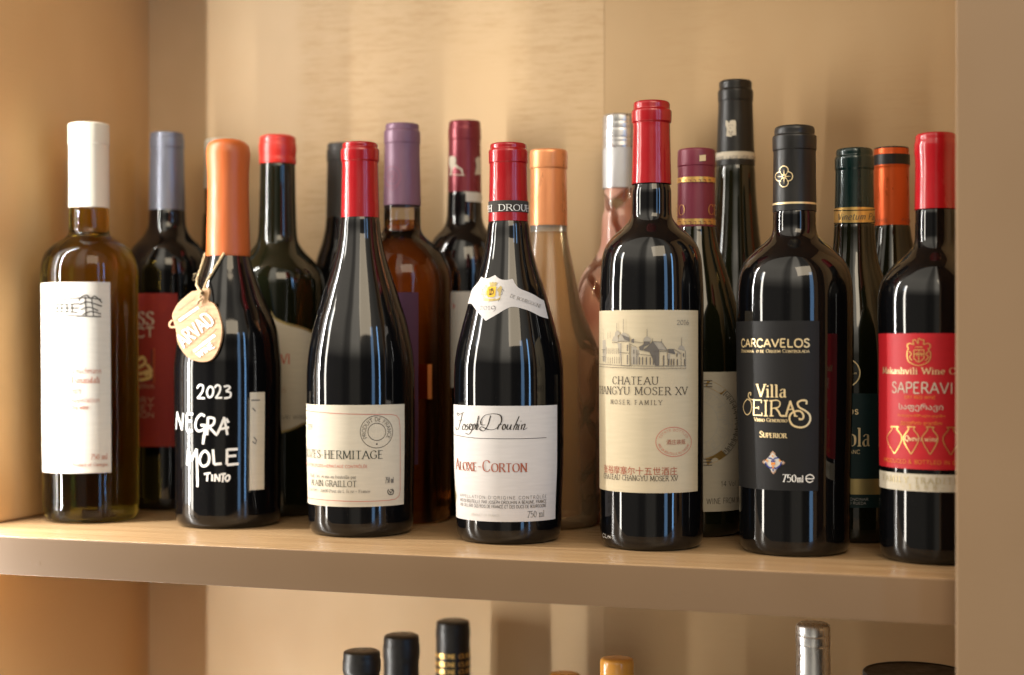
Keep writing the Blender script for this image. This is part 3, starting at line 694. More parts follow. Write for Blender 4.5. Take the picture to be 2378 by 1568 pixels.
# 5 ---- charcoal capsule
b = WB('slim dark bottle with dull charcoal capsule directly behind the red capped one', 799, 84, Y=1.250)
b.body([(1100,83),(900,84),(760,84),(700,82),(660,77),(620,68),(590,60),(560,50),(530,44),(505,41.5),(350,38)], M['glass_black'])
b.ring([(505,41.3),(440,40),(377,38.5),(375,40),(352,40),(349,38.4),(338,38.6),(335,36)], M['cap_charcoal'])

# 6 ---- red capsule, cream label with round stamp
b = WB('burgundy bottle with glossy red capsule and cream label with a round stamp', 839, 125, ybot=1249)
b.root.rotation_euler.y = R_(-.2)
b.body([(1190,122),(1000,125),(880,125),(830,122),(780,114),(740,105),(701,93),(670,83),(642,73.5),(610,63),(575,53.5),(540,47.5),(506,44.2),(350,40)], M['glass_black'])
b.ring([(506.5,44.6),(440,43),(400,42),(377,41.8),(375,44.2),(352,44.6),(347,43.6),(345,40.6),(337,41),(333.5,39.6),(332,36)], M['cap_red'], ang=50)
lab = b.patch(R_(-84), b.a(937), b.zf(941), b.zf(1178), M['paper_ivory'])
b.lines([[(716,952),(740,956),(800,961),(870,963),(905,963),(918,966),(924,974),(926,990),(926,1140),(924,1152),(916,1160),(900,1163),(840,1165),(780,1162),(740,1158),(718,1154)]], 1.2, M['ink_red'], 'border_line', lab)
CZ = T(1100*.6193, 1200*.6193, .3318)
b.lines([circ(873.5,1003.5,36,37.5), circ(874,1003.5,19.6,20)], 1.2, M['ink_black'], 'round_stamp', lab)
def ring_text(b, txt, cx, cy, rx, ry, a0, a1, h, m, parent, style='sans', weight=1., name='stamp_lettering', off=.0007):
    st, W = layout(txt, style, weight); out = []
    for pts, ws in st:
        pp = []
        for p in pts:
            ang = R_(a0+(a1-a0)*p[0]/W); k = p[1]*h
            s_ = -1 if a1 < a0 else 1
            pp.append(b.uv(cx+(rx+(k if a1 > a0 else -k))*cos(ang), cy+(ry+(k if a1 > a0 else -k))*sin(ang)))
        out.append((pp, [w*h/b.s for w in ws]))
    return b.ribbon(out, m, name, parent, off)
ring_text(b, 'PRODUIT DE FRANCE', 873.7, 1003.5, 24, 25, 148, 392, 8.5, M['ink_black'], lab, weight=.8)
b.fills([circ(874,1032,2,2,n=10)], M['ink_black'], 'stamp_dot', lab)
b.text('2019', None, 730.5, 1001, 13, M['ink_grey'], 'serif', lab, a0=R_(-74))
b.text('CROZES-HERMITAGE', None, 888, 1066, 18.5, M['ink_green'], 'serif', lab, a0=R_(-88), weight=1.15)
b.text('APPELLATION CROZES-HERMITAGE CONTRÔLÉE', None, 853, 1087, 6.5, M['ink_red'], 'sans', lab, a0=R_(-84), weight=1)
b.text('Vinifié élevé et mis en bouteille par', 724, 828, 1112, 7.5, M['ink_grey'], 'serif', lab, weight=1.2)
b.text('ALAIN GRAILLOT', 726, 829, 1131, 13.5, M['ink_green'], 'smallcaps', lab, weight=1.05)
b.text('Chêne Vert - 26600 Pont de L Isère - France', 720, 859, 1145, 7, M['ink_grey'], 'serif', lab, weight=1.2)
b.text('750 ml', 893, 912, 1124, 13, M['ink_grey'], 'serif', lab)
b.lines([circ(904.5,1143,6.6,7,-60,230,24), [(904,1137),(909,1141),(903,1146)], [(901,1141),(905,1147)]], 2.2, M['ink_black'], 'recycling_mark', lab)
b.text('Contains sulphites please drink responsibly mise en bouteille a la propriete', 722, 913, 1171, 4, M['ink_lightgrey'], 'sans', lab)

# 7 ---- mauve capsule, amber wine
b = WB('amber dessert wine bottle with mauve capsule showing a clear neck above the wine', 934, 116, Y=1.176)
AB = b
b.body([(1150,113),(950,116),(660,116),(641,115),(618,109),(591,95),(568,74),(552,57),(542,48),(532,44),(526,43)], M['glass_amber'], 'wine_filled_body')
b.ring([(526.5,42.9),(500,42.4),(478,42)], M['glass_clear'], 'clear_neck', top=False, soft=0)
b.ring([(527,40.2),(513,39.6)], M['glass_cognac'], 'wine_in_neck', top=True, soft=0)
b.ring([(478.5,43.6),(420,42.2),(352,40.9),(336,41),(334,42.2),(308,42.2),(304.5,40.4),(303,38.8),(293,38.9),(289.5,37)], M['cap_purple'])
fl = lambda z: 41.6/b.s
b.lines([circ(912,410,10,12), circ(912,410,19,23), circ(912,410,5,6), [(893,415),(904,436),(912,442),(921,436),(931,415)]], 1.4, M['ink_mauve'], 'seal_emblem', b.root, rr=41.6/b.s, rf=fl, off=.0006)
lab = b.patch(R_(-25), b.a(970), b.zf(679), b.zf(1080), M['paper_purple'])
b.fills([[(955,846),(1000,846),(1000,927),(955,927)]], M['patch_copper'], 'copper_patch', lab, off=.0006)  # copper coloured patch beside the purple label

# 8 ---- maroon capsule with white animal emblem
b = WB('dark bottle with maroon capsule bearing white animal figures and a white label', 1079, 92, Y=1.246)
b.body([(1100,91),(900,92),(640,92),(610,90),(585,85),(566,78),(552,70),(542,60),(532,51),(520,45),(500,41),(449,39.4),(300,37)], M['glass_black'])
b.ring([(449.5,39.2),(400,38.5),(328,37.4),(326,38.4),(302,38.4),(298,37.2),(287,37),(283,35)], M['cap_maroon'])
fl = lambda z: 38.6/b.s
cr5 = T(1100*.6193, 420*.6193, .3318)
b.fills([cr5((1095,320),(1110,308),(1135,312),(1142,340),(1138,365),(1160,385),(1182,400),(1190,440),(1100,440),(1105,400),(1095,370)), cr5((1272,330),(1290,312),(1306,320),(1306,440),(1268,440),(1278,380))], M['paper_ivory'], 'animal_emblem', b.root, rr=38.6/b.s, rf=fl)
b.lines([cr5((1092,441),(1200,444))], 2, M['paper_ivory'], 'emblem_line', b.root, rr=38.6/b.s, rf=fl)
b.patch(R_(4), R_(75), b.z(449.5), b.z(472), M['paper_white'], 'neck_sticker')
lab = b.patch(R_(-60), R_(12), b.zf(677), b.zf(900), M['paper_white'])
b.lines([[(1053,706),(1057,711),(1053,716)]], 3, M['ink_red'], 'lettering', lab)

# 9 ---- red capsule with black band, white label in script
b = WB('burgundy bottle with red and black banded capsule, shaped crest label and white script label', 1182, 127.5, ybot=1266)
b.root.rotation_euler.y = R_(-.1)
b.body([(1200,122),(1060,127),(900,127.5),(850,126),(810,120.5),(774,112),(721,98),(675,85),(635,71.5),(598,60.5),(558,52),(517,46.6),(350,40)], M['glass_black'])
b.ring([(515.8,46.8),(480,45.6),(420,44.2),(381,43.6),(379,45.6),(354,45.8),(350,45),(347.5,42.2),(339,42.4),(335.5,41),(334,37)], M['cap_red'], ang=50)
rc = lambda z: 45.9/b.s
bandm = b.patch(R_(-92), R_(92), b.z(467.5)-.0006, b.z(494)-.0006, M['ink_black'], 'capsule_band', off=.0003, rf=rc)
b.text('JOSEPH  DROUHIN', None, None, 489, 14, M['ink_white'], 'serif', bandm, rr=45.9/b.s, rf=rc, a0=R_(-160), a1=R_(110), weight=1.3)
lab = b.patch(R_(-84), b.a(1291.5), b.zf(943), b.zf(1213), M['paper_cool'])
A8 = T(1650*.6193, 1300*.6193, .3318)
scr = [A8((148,470),(130,462),(138,480),(170,462),(180,465)), A8((168,468),(156,520),(140,575),(125,580),(122,560)), A8((140,520),(170,512)),
       A8((176,545),(168,570),(178,582),(190,562),(184,542),(176,545)), A8((210,540),(198,552),(208,566),(200,582),(192,578)), A8((218,565),(234,550),(224,540),(216,562),(224,582),(238,572)),
       A8((244,542),(236,582),(215,612),(190,605)), A8((242,552),(255,540),(256,565),(242,582)), A8((282,484),(262,582)), A8((258,560),(272,540),(276,556),(268,580),(276,578)),
       A8((362,482),(345,545),(318,588),(290,580),(300,560),(345,580),(395,575),(432,530),(430,485),(390,470),(330,478),(300,510),(298,545),(325,548)),
       A8((418,545),(408,580)), A8((410,560),(424,542),(434,546)), A8((448,545),(440,568),(448,582),(462,565),(456,544),(448,545)), A8((478,545),(470,572),(480,580),(494,560),(500,545)), A8((500,545),(492,578),(502,578)),
       A8((552,488),(512,582)), A8((516,560),(534,542),(538,556),(528,580),(540,576)), A8((552,545),(544,578),(552,580)), A8((562,524),(566,520)), A8((572,545),(564,580)), A8((566,560),(586,542),(590,552),(580,582),(606,568))]
st = []
for pl in scr:
    p = crom([b.uv(x, y) for x, y in pl], 5); ws = []
    for i in range(len(p)):
        q, r = p[max(0, i-1)], p[min(len(p)-1, i+1)]; d = math.atan2(r[1]-q[1], r[0]-q[0])
        ws.append((.9+2.5*abs(sin(d-R_(15)))**2)/b.s)
    st.append((p, ws))
b.ribbon(st, M['ink_black'], 'script_lettering', lab, .0006)
b.lines([[(1058,1009),(1075,1013),(1110,1017.5),(1160,1019),(1210,1019),(1266,1016.5)]], 1.1, M['ink_black'], 'ruled_line', lab)
b.text('Aloxe-Corton', 1062, 1222, 1096, 26, M['ink_brown'], 'smallcaps', lab, weight=1.15)
b.text("APPELLATION D'ORIGINE CONTRÔLÉE", 1069, 1268, 1160, 7, M['ink_grey'], 'sans', lab, sp=.18, weight=.9)
b.text('MIS EN BOUTEILLE PAR JOSEPH DROUHIN A BEAUNE, FRANCE', 1069, 1268, 1171, 7.2, M['ink_black'], 'sans', lab, weight=.9)
b.text('AUX CELLIERS DES ROIS DE FRANCE ET DES DUCS DE BOURGOGNE', 1069, 1268, 1181, 7, M['ink_black'], 'sans', lab, weight=.9)
b.text('PRODUCT OF FRANCE', 1095, 1160, 1201, 5, M['ink_lightgrey'], 'sans', lab)
b.text('750 ml', 1224, 1264, 1203, 14, M['ink_grey'], 'serif', lab, weight=.9)
b.fills([A8((98,968),(112,970),(116,1010),(124,1040),(118,1090),(112,1112),(98,1112))], M['foil_olive'], 'crest', lab)
b.fills([A8((98,1020),(108,1018),(110,1070),(98,1070))], M['ink_yellow'], 'crest_shield', lab, off=.0008)
# shaped neck label
A7 = T(1083.8, 619.3, .08688)
top = crom(A7((-60,960),(0,870),(60,800),(180,600),(260,500),(340,410)), 2)+A7((420,262))+crom(A7((420,262),(500,310),(600,310),(700,270),(780,225)), 3)+crom(A7((780,225),(880,315),(980,352),(1090,355),(1245,325)), 3)+crom(A7((1245,325),(1300,470),(1420,590),(1600,665),(1800,760),(2000,885),(2118,930)), 3)+A7((2135,1160),(2165,1395))
top = [(x, y) for x, y in top]
bot = A7((-60,1120),(0,1060))+crom(A7((0,1060),(60,1000),(150,990),(215,1060),(300,1180),(540,1450)), 3)+crom(A7((540,1450),(760,1320),(1000,1170),(1170,1085),(1300,1080),(1500,1130),(1700,1200),(1950,1330),(2165,1395)), 3)
tf, a0, a1 = b.edge(top[:-2]); bf, c0, c1 = b.edge(bot)
nl = b.patch(max(a0, R_(-86)), min(a1, c1), tf, bf, M['paper_cool'], 'crest_label', nu=90, nv=8)
b.fills([A7((640,430),(660,412),(680,435),(700,435),(712,412),(735,412),(745,435),(770,435),(780,412),(842,430),(800,520),(660,520)),
         A7((540,480),(500,560),(510,650),(460,740),(470,800),(540,740),(555,650),(610,580),(575,540)), A7((930,510),(870,570),(830,620),(880,700),(870,780),(920,800),(930,720),(910,650),(965,560)),
         A7((440,840),(480,810),(560,850),(640,862),(740,850),(840,870),(930,800),(910,880),(840,905),(720,925),(620,925),(500,905))], M['foil_olive'], 'crest', nl, off=.0006)
b.fills([A7((620,530),(820,530),(800,640),(795,760),(760,810),(680,820),(600,810),(570,760),(580,660))], M['ink_yellow'], 'crest_shield', nl, off=.0008)
b.lines([A7((655,620),(655,735)), crom(A7((640,620),(720,625),(752,680),(720,732),(635,738)), 4), A7((700,585),(690,700),(660,770)), A7((690,585),(740,600))], 1.7, M['ink_black'], 'crest_initials', nl, off=.001)
b.lines([crom(A7((1010,660),(980,605),(955,650),(975,720),(930,755)), 4), crom(A7((440,620),(470,600),(450,680),(440,760)), 4), A7((630,930),(632,960)), A7((900,860),(870,930))], 1.2, M['ink_grey'], 'crest_flourish', nl, off=.0007)
def slope_text(b, txt, p0, p1, h, m, parent, weight=1., style='serif', off=.0007):
    st, W = layout(txt, style, weight); out = []
    d = (p1[0]-p0[0], p1[1]-p0[1]); L = math.hypot(*d); d = (d[0]/L, d[1]/L); nn = (d[1], -d[0])
    for pts, ws in st:
        out.append(([b.uv(p0[0]+d[0]*L*q[0]/W+nn[0]*q[1]*h, p0[1]+d[1]*L*q[0]/W+nn[1]*q[1]*h) for q in pts], [w*h/b.s for w in ws]))
    return b.ribbon(out, m, 'lettering', parent, off)
slope_text(b, 'DE BOURGOGNE', A7((1165,815))[0], A7((1960,1115))[0], 7.6, M['ink_black'], nl)
slope_text(b, '201', A7((380,1150))[0], A7((660,1155))[0], 8.5, M['ink_black'], nl)
slope_text(b, '9', A7((700,1215))[0], A7((830,1180))[0], 13, M['ink_black'], nl)
slope_text(b, 'VINS', A7((90,800))[0], A7((265,740))[0], 5.5, M['ink_lightgrey'], nl)

# 10 ---- copper capsule, frosted peach bottle
b = WB('frosted peach rose bottle with shiny copper capsule, narrow shoulders widening low down', 1274, 120, ybot=1232)
b.body([(1180,116),(1000,119),(880,120),(830,117),(799,111),(772,101),(740,88),(715,79),(690,72),(658,65),(618,57),(575,48),(548,44),(540,43)], M['glass_peach'], 'wine_filled_body')
b.ring([(540.5,42.8),(526,42.6),(520,42)], M['glass_frost'], 'clear_neck', top=False, soft=0)
b.ring([(525.5,43.6),(470,42.8),(400,42),(394,42),(392,44.1),(357,44.2),(352,43.2),(349.5,40)], M['cap_copper'])

# 11 ---- silver cap, rose print bottle
b = WB('clear bottle printed with pink roses, with ribbed silver screw cap', 1440, 100, Y=1.238)
b.body([(1100,98),(900,100),(820,101),(760,101),(712,100.5),(676,98.5),(650,93),(630,83),(610,68),(596,57),(580,48.5),(560,44),(500,40.5),(438,38.5)], M['floral'], 'printed_glass_body')
b.ring([(439,39.6),(345,39.8),(341,40.6),(339,40),(337,40.6),(334,39.9),(331,40.4),(326,40.4),(324,39.6),(320,40.5),(306,40.4),(302,39.6),(298,40.4),(290,40.5),(287,39.6),(283,40.2),(274,40),(270,38.5),(268,36)], M['cap_silver'], 'screw_cap', soft=.0003)
b.ring([(438.5,40.1),(347,40.2)], M['cap_silver_matte'], 'cap_skirt', top=False, soft=0)

# 12 ---- tall red capsule, cream castle label
b = WB('tall bordeaux bottle with red capsule and large cream label with an engraved mansion', 1513, 120.5, ybot=1281)
CH = b
b.body([(1230,117),(1100,119.5),(900,120.5),(720,120.5),(665,119.5),(638,118),(605,115.5),(575,107.5),(552,92),(532,70),(516,54),(503,47.5),(485,46),(440,45.5),(260,42)], M['glass_black'])
b.ring([(428.5,46.2),(380,44.6),(300,43),(288,43),(285,46.2),(262,46.7),(258,46),(255,42.6),(243,42.6),(239,41),(237,37)], M['cap_red'], ang=50)
lab = b.patch(R_(-86), b.a(1617.5), b.zf(720), b.zf(1145.5), M['paper_cream'])
K = T(1381.0, 706.0, .16592)
P_ = lambda *p: K(*p)
wash = [P_((180,600),(350,545),(395,560),(395,850),(240,845),(170,820),(175,650)), P_((600,700),(830,730),(845,860),(600,850)), P_((1010,700),(1170,680),(1240,690),(1240,860),(1010,860)), P_((130,510),(175,500),(178,810),(135,810)),
        P_((600,640),(820,665),(840,720),(610,700)), P_((520,590),(600,610),(600,850),(520,850)), P_((95,838),(1250,868),(1250,905),(700,915),(100,885)), P_((815,525),(925,530),(1005,650),(890,640))]
b.fills(wash, M['ink_wash'], 'engraving_wash', lab, off=.0005)
for pg in (P_((900,665),(1005,665),(1008,860),(900,860)), P_((395,540),(505,545),(510,865),(400,865)), P_((1190,660),(1235,655),(1238,860),(1192,860))): b.fills([pg], M['paper_cream'], 'engraving_highlight', lab, off=.0007)
b.fills([P_((350,520),(358,470),(385,425),(425,400),(470,420),(500,460),(510,525),(430,515)), P_((685,525),(695,480),(738,448),(785,485),(790,525)), P_((1145,630),(1160,600),(1190,578),(1225,600),(1240,650)), P_((305,450),(312,400),(340,370),(370,395),(378,430)),
         P_((265,520),(290,455),(350,440),(352,530))], M['ink_wash'], 'engraving_roofs', lab, off=.0008)
b.fills([P_((690,640),(740,600),(810,520),(895,640),(895,865),(850,865),(835,690),(700,655)), P_((630,600),(700,560),(690,650),(640,645)), P_((1010,630),(1085,630),(1110,700),(1015,680)), P_((690,530),(780,530),(775,560),(690,600)), P_((530,495),(565,485),(568,545),(530,540)), P_((400,430),(500,470),(505,520),(440,500))], M['ink_midwash'], 'engraving_shade', lab, off=.0010)
ln = [P_((425,210),(425,400)), P_((338,270),(338,375)), P_((150,345),(152,500)), P_((738,350),(738,450)), P_((1190,470),(1190,580)), P_((810,480),(810,530)), P_((928,490),(928,540)), P_((218,400),(218,490)), P_((250,385),(250,480)),
      P_((350,525),(520,525)), P_((370,680),(510,690)), P_((400,865),(515,870)), P_((395,540),(400,865)), P_((505,545),(512,868)), P_((130,640),(178,640)), P_((130,740),(178,740)), P_((600,645),(600,850)), P_((605,700),(845,728)), P_((820,660),(1008,665)), P_((895,640),(1005,650)), P_((1000,670),(1010,860)), P_((1240,650),(1245,868)), P_((1180,685),(1185,860)),
      P_((90,838),(400,862),(900,872),(1250,862)), P_((95,875),(700,905),(1250,898)), P_((565,530),(685,545)), P_((510,560),(600,605)), P_((815,525),(925,530),(1005,650)), P_((1085,630),(1170,680)), P_((270,545),(350,540))]
b.lines(ln, 1.0, M['ink_midwash'], 'engraving_outline', lab, off=.0012)
win = [P_((x, 740+(x-640)*.06), (x, 850)) for x in (640, 680, 730, 780, 820)]+[P_((x, 770), (x, 855)) for x in (1020, 1055, 1088, 1135)]+[P_((480,570),(480,660)), P_((480,715),(480,845)), P_((565,640),(565,695)), P_((565,740),(565,845)), P_((955,720),(955,860)), P_((1130,690),(1130,735)), P_((150,650),(150,690)), P_((150,745),(150,800)), P_((1215,690),(1215,740)), P_((1230,770),(1230,850))]
b.lines(win, 2.6, M['ink_midwash'], 'engraving_hatching', lab, off=.0012)
win = [P_((x, 620), (x+2, 700)) for x in (195, 220, 245, 275, 300, 330, 355)]+[P_((x, 740), (x+2, 835)) for x in (190, 220, 250, 280, 310, 340, 370)]
b.lines(win, 1.2, M['ink_midwash'], 'engraving_hatching', lab, off=.0012)
b.text('2016', 1568.5, 1595.5, 754, 10.5, M['ink_grey'], 'serif', lab, weight=1.2)
b.text('CHATEAU', 1426, 1528, 893, 17.5, M['ink_black'], 'serif', lab, sp=.06)
b.text('CHANGYU MOSER XV', None, 1592, 917, 17.5, M['ink_black'], 'serif', lab, a0=R_(-80), sp=.04)
b.text('MOSER FAMILY', 1422, 1536, 940, 10, M['ink_black'], 'serif', lab, sp=.35)
b.lines([circ(1562,1026,39.5,34)], 1.3, M['ink_red'], 'oval_stamp', lab)
ring_text(b, 'ESTATE BOTTLED', 1562, 1026, 30, 25, 200, 340, 5, M['ink_red'], lab, weight=.8)
ring_text(b, 'MISE EN BOUTEILLE AU CHATEAU', 1562, 1026, 35, 30, 170, 10, 5, M['ink_red'], lab, weight=.8)
b.text('CHATEAU CHANGYU MOSER XV', 1405, 1571, 1117, 11.5, M['ink_black'], 'serif', lab, weight=1.0)
def font_text(b, txt, x0, x1, y, h, m, parent, name='lettering', off=.0007):
    """characters of other scripts: built-in font outlines, wrapped on the glass"""
    c = bpy.data.curves.new('t', 'FONT'); c.body = txt; c.size = 1; c.resolution_u = 3
    o = bpy.data.objects.new('t', c); COL.objects.link(o)
    dg = bpy.context.evaluated_depsgraph_get(); me = bpy.data.meshes.new_from_object(o.evaluated_get(dg))
    bpy.data.objects.remove(o); bpy.data.curves.remove(c)
    xs = [v.co.x for v in me.vertices]; ys = [v.co.y for v in me.vertices]
    u0, u1 = b.a(x0)*b.r, b.a(x1)*b.r; v0 = b.zf(y); H = h*(b.Z-b.r)/F_PX
    for v in me.vertices:
        u = u0+(v.co.x-min(xs))/(max(xs)-min(xs))*(u1-u0); vv = v0+(v.co.y-min(ys))/(max(ys)-min(ys))*H
        v.co = b.pt(u/b.r, vv, off)
    return link(name, me, m, parent, smooth=False)
font_text(b, '张裕摩塞尔十五世酒庄', 1406, 1570, 1104, 19, M['ink_brown'], lab)
font_text(b, '酒庄装瓶', 1546, 1588, 1033, 12, M['ink_brown'], lab)
b.text('CL', 1402, 1413, 1258, 9, M['ink_lightgrey'], 'sans', b.root, name='embossed_lettering')
b.text('ml', 1414, 1427, 1258, 9, M['ink_lightgrey'], 'sans', b.root, name='embossed_lettering')

# 13 ---- plum capsule, cream label with gold ring
b = WB('slim bottle with gold banded plum capsule and cream label with gold calendar ring', 1617, 111, ybot=1249)
b.body([(1200,107),(1000,111),(860,111),(800,108),(740,100),(690,88),(640,74),(600,61),(565,50),(540,45),(528,43.5),(370,40)], M['glass_green'])
b.ring([(528.5,44),(450,43.2),(389,42.6),(387,44),(352,43.2),(349,41.5),(347.5,38)], M['cap_plum'])
fl = lambda z: 44/b.s; rr = 44/b.s
for y0, y1 in ((415,427),(511.5,524.5)):
    bd = b.patch(R_(-90), R_(90), b.z(y0), b.z(y1), M['foil_gold'], 'gold_band', off=.0003, rf=fl)
    b.lines([[(x, y0+3), (x+5, y0+3), (x+5, y1-3), (x+9, y1-3)] for x in range(1578, 1654, 11)], 1.5, M['cap_plum'], 'band_pattern', bd, rr=rr, rf=fl, off=.0006)
b.fills([[(1624,361),(1638,360),(1638,374),(1624,375)]], M['foil_palegold'], 'gold_sticker', b.root, rr=rr, rf=fl)
b.text('L.A. CETTO', None, 1592, 498, 24, M['foil_gold'], 'serif', b.root, rr=rr, rf=fl, a0=R_(-230), weight=.8)
b.text('CETTO', 1643, None, 498, 24, M['foil_gold'], 'serif', b.root, rr=rr, rf=fl, a1=R_(150), weight=.8)
b.lines([[(1576,508),(1592,508)],[(1650,508),(1658,508)]], 1.3, M['foil_gold'], 'lettering', b.root, rr=rr, rf=fl)
lab = b.patch(R_(-75), R_(75), b.zf(864), b.zf(1189), M['paper_ivory'])
cx, cy = 1615, 981
b.lines([circ(cx,cy,R1,R1*1.03) for R1 in (82, 74, 50)], 1.1, M['ink_lightgrey'], 'calendar_ring', lab)
sp_ = []
for i in range(40):
    a = 2*PI*i/40; r0, r1 = (50, 66) if i % 2 else (60, 82)
    sp_.append([(cx+r0*cos(a), cy+r0*sin(a)), (cx+r1*cos(a+.06), cy+r1*sin(a+.06))])
    if i % 3 == 0: sp_.append(circ(cx+66*cos(a), cy+66*sin(a), 5, n=8))
b.lines(sp_, .9, M['ink_lightgrey'], 'calendar_glyphs', lab)
def sector(r0, r1, a0, a1): return [(cx+r1*cos(R_(a)), cy+r1*sin(R_(a))) for a in range(a0, a1+1, 3)]+[(cx+r0*cos(R_(a)), cy+r0*sin(R_(a))) for a in range(a1, a0-1, -3)]
for sc in (sector(86,102,-75,-48), sector(86,102,48,75)): b.fills([sc], M['foil_gold'], 'gold_segment', lab)
key = []
for i in range(-46, 47, 8):
    a, e = R_(i), R_(i+6)
    q = lambda r, t: (cx+r*cos(t), cy+r*sin(t))
    key.append([q(87,a), q(101,a), q(101,e), q(91,e), q(91,(a+e)/2), q(96,(a+e)/2)])
b.lines(key, 2, M['ink_midwash'], 'key_pattern', lab)
for ys in ((884,891,898), (1066,1073,1080)): b.lines([[(1600,yy),(1652,yy)] for yy in ys], 2.2, M['ink_midwash'], 'ruled_print', lab)
b.text('14 Vol. 75 CL.', 1672, 1727, 1131, 12, M['ink_black'], 'sans', lab, weight=.8)
b.text('WINE FROM MEXICO', 1640, 1727, 1171, 13, M['ink_black'], 'sans', lab, weight=.8)

# 14 ---- tall slim black hock bottle
b = WB('very tall slim bottle with black capsule and pale eagle seal, rising above all the others', 1708, 98, Y=1.238)
b.body([(1150,96),(950,98),(850,97),(780,90),(720,80),(660,71),(620,66),(567,58.5),(538,55),(488,50.5),(439,47),(390,45),(300,41)], M['glass_green'])
b.ring([(387,45),(340,43),(280,41),(238,39.4),(235,40.6),(214,40.8),(210.5,39.5),(208.5,37.6),(194,38),(190,36.5),(188.5,32)], M['cap_black'])
fl = lambda z: b.f(z)+.0009
bd = b.patch(R_(-92), R_(92), b.z(357), b.z(373.5), M['paper_ivory'], 'capsule_band', off=.0002, rf=lambda z: 44.4/b.s)
b.text('VDP GROSSE LAGE VDP GROSSE', None, None, 371, 9, M['ink_grey'], 'sans', bd, rr=44.4/b.s, rf=lambda z: 44.4/b.s, a0=R_(-120), a1=R_(100), weight=.9)
b.fills([T(2650*.6193, 280*.6193, .3318)((138,318),(150,325),(158,340),(165,325),(178,318),(185,340),(178,318),(200,320),(206,345),(200,380),(206,425),(190,418),(172,436),(155,418),(140,428),(146,385),(136,350))], M['paper_ivory'], 'eagle_seal', b.root, rr=42/b.s, rf=lambda z: 42.3/b.s)
b.lines([T(2650*.6193, 280*.6193, .3318)(*p) for p in (((155,355),(160,358)), ((168,352),(172,356)), ((185,355),(180,358)), ((166,372),(170,378)), ((158,395),(166,410)), ((182,395),(176,410)))], 2, M['ink_midwash'], 'seal_marks', b.root, rr=42/b.s, rf=lambda z: 42.3/b.s, off=.0009)
b.patch(R_(-60), R_(60), b.z(800), b.z(1080), M['paper_green'])

# 15 ---- black capsule and black label with gold lettering
b = WB('broad shouldered bottle with black capsule and black label lettered in gold', 1845, 133.5, ybot=1295)
VI = b
b.body([(1245,124),(1150,127),(1000,130.5),(850,133),(720,133.8),(690,133.5),(664,132),(634,127),(608,115),(590,99),(572,79),(558,62),(545,52.5),(530,49.5),(492,48.8),(330,45)], M['glass_black'])
b.ring([(492.2,50.4),(440,49.3),(352,48.4),(350,50.3),(321,50.8),(317,50),(315,45.8),(303,46.2),(297,44.6),(294.5,40)], M['cap_black'])
rc = lambda z: 49.9/b.s
b.patch(R_(-91), R_(91), b.z(473.2), b.z(477.6), M['foil_palegold'], 'gold_line', off=.0002, rf=rc, nv=2)
V5 = T(2650*.6193, 280*.6193, .3318)
c_ = V5((545,712))[0]
qf = []
for dx, dy, a in ((0,-12,-90),(12,0,0),(0,12,90),(-12,0,180)): qf.append(circ(c_[0]+dx*.8, c_[1]+dy*1.15, 9.5, 10.5, a-108, a+108, 16))
b.lines(qf, 2.0, M['foil_palegold'], 'clover_emblem', b.root, rr=49.4/b.s, rf=lambda z: 49.4/b.s)
star = []
for i in range(8):
    a = i*PI/4+PI/2; L = 16 if i % 2 == 0 else 12
    star.append([(c_[0]+2.6*cos(a-.6), c_[1]+2.6*sin(a-.6)), (c_[0]+L*cos(a), c_[1]+L*1.05*sin(a)), (c_[0]+2.6*cos(a+.6), c_[1]+2.6*sin(a+.6))])
b.fills(star, M['foil_palegold'], 'star_emblem', b.root, rr=49.4/b.s, rf=lambda z: 49.4/b.s)
lab = b.patch(R_(-82), b.a(1899), b.zf(745), b.zf(1141), M['paper_black'], nu=60)
V4 = T(1709.3, 761.7, .16584)
b.text('CARCAVELOS', 1727, 1878, 806, 18.5, M['foil_palegold'], 'sans', lab, weight=1.55)
b.text('Denominação de Origem Controlada', 1727, 1877, 819, 7.5, M['foil_palegold'], 'smallcaps', lab, weight=1.5)
b.text('Villa', 1762, 1827, 923, 29, M['foil_palegold'], 'serif', lab, weight=1.5)
ol = [crom(V4((190,1000),(145,1060),(135,1130),(160,1200),(195,1220),(235,1180),(250,1100),(235,1030),(190,1000)), 5), crom(V4((235,950),(240,915),(215,915),(205,960),(230,1000),(290,1012),(385,1015)), 5), V4((385,1015),(382,1055)),
      V4((415,1020),(470,1020)), V4((415,1235),(470,1235)), crom(V4((500,1025),(590,1015),(630,1050),(610,1110),(520,1130)), 5), V4((490,1022),(540,1022)), V4((490,1235),(545,1235)), V4((285,1125),(345,1120)), V4((345,1100),(345,1145)), V4((270,1225),(390,1228)), V4((392,1190),(390,1238)), V4((680,1238),(725,1238)), V4((810,1235),(858,1235)), V4((725,1145),(785,1140))]
b.lines(ol, 2.6, M['foil_palegold'], 'lettering', lab, off=.0007)
ol = [V4((285,1020),(280,1228)), V4((443,1020),(443,1235)), V4((518,1022),(515,1235)), crom(V4((575,1125),(615,1180),(640,1230),(690,1232)), 5), V4((760,1020),(830,1235)), V4((765,1030),(705,1235)),
      crom(V4((972,1070),(970,1020),(910,1015),(860,1050),(880,1110),(960,1160),(1015,1220),(1018,1300),(970,1370),(890,1392),(800,1365),(755,1290),(765,1215),(820,1170),(890,1165),(930,1210),(930,1265),(890,1280),(882,1260)), 6)]
b.lines(ol, 4.2, M['foil_palegold'], 'lettering', lab, off=.0009)
b.text('Vinho Generoso', 1755, 1829, 981, 8.5, M['foil_palegold'], 'smallcaps', lab, weight=1.7)
b.text('Superior', 1767, 1827, 1018, 14, M['foil_palegold'], 'smallcaps', lab, weight=1.6)
V6 = T(1721.7, 1015.7, .08294)
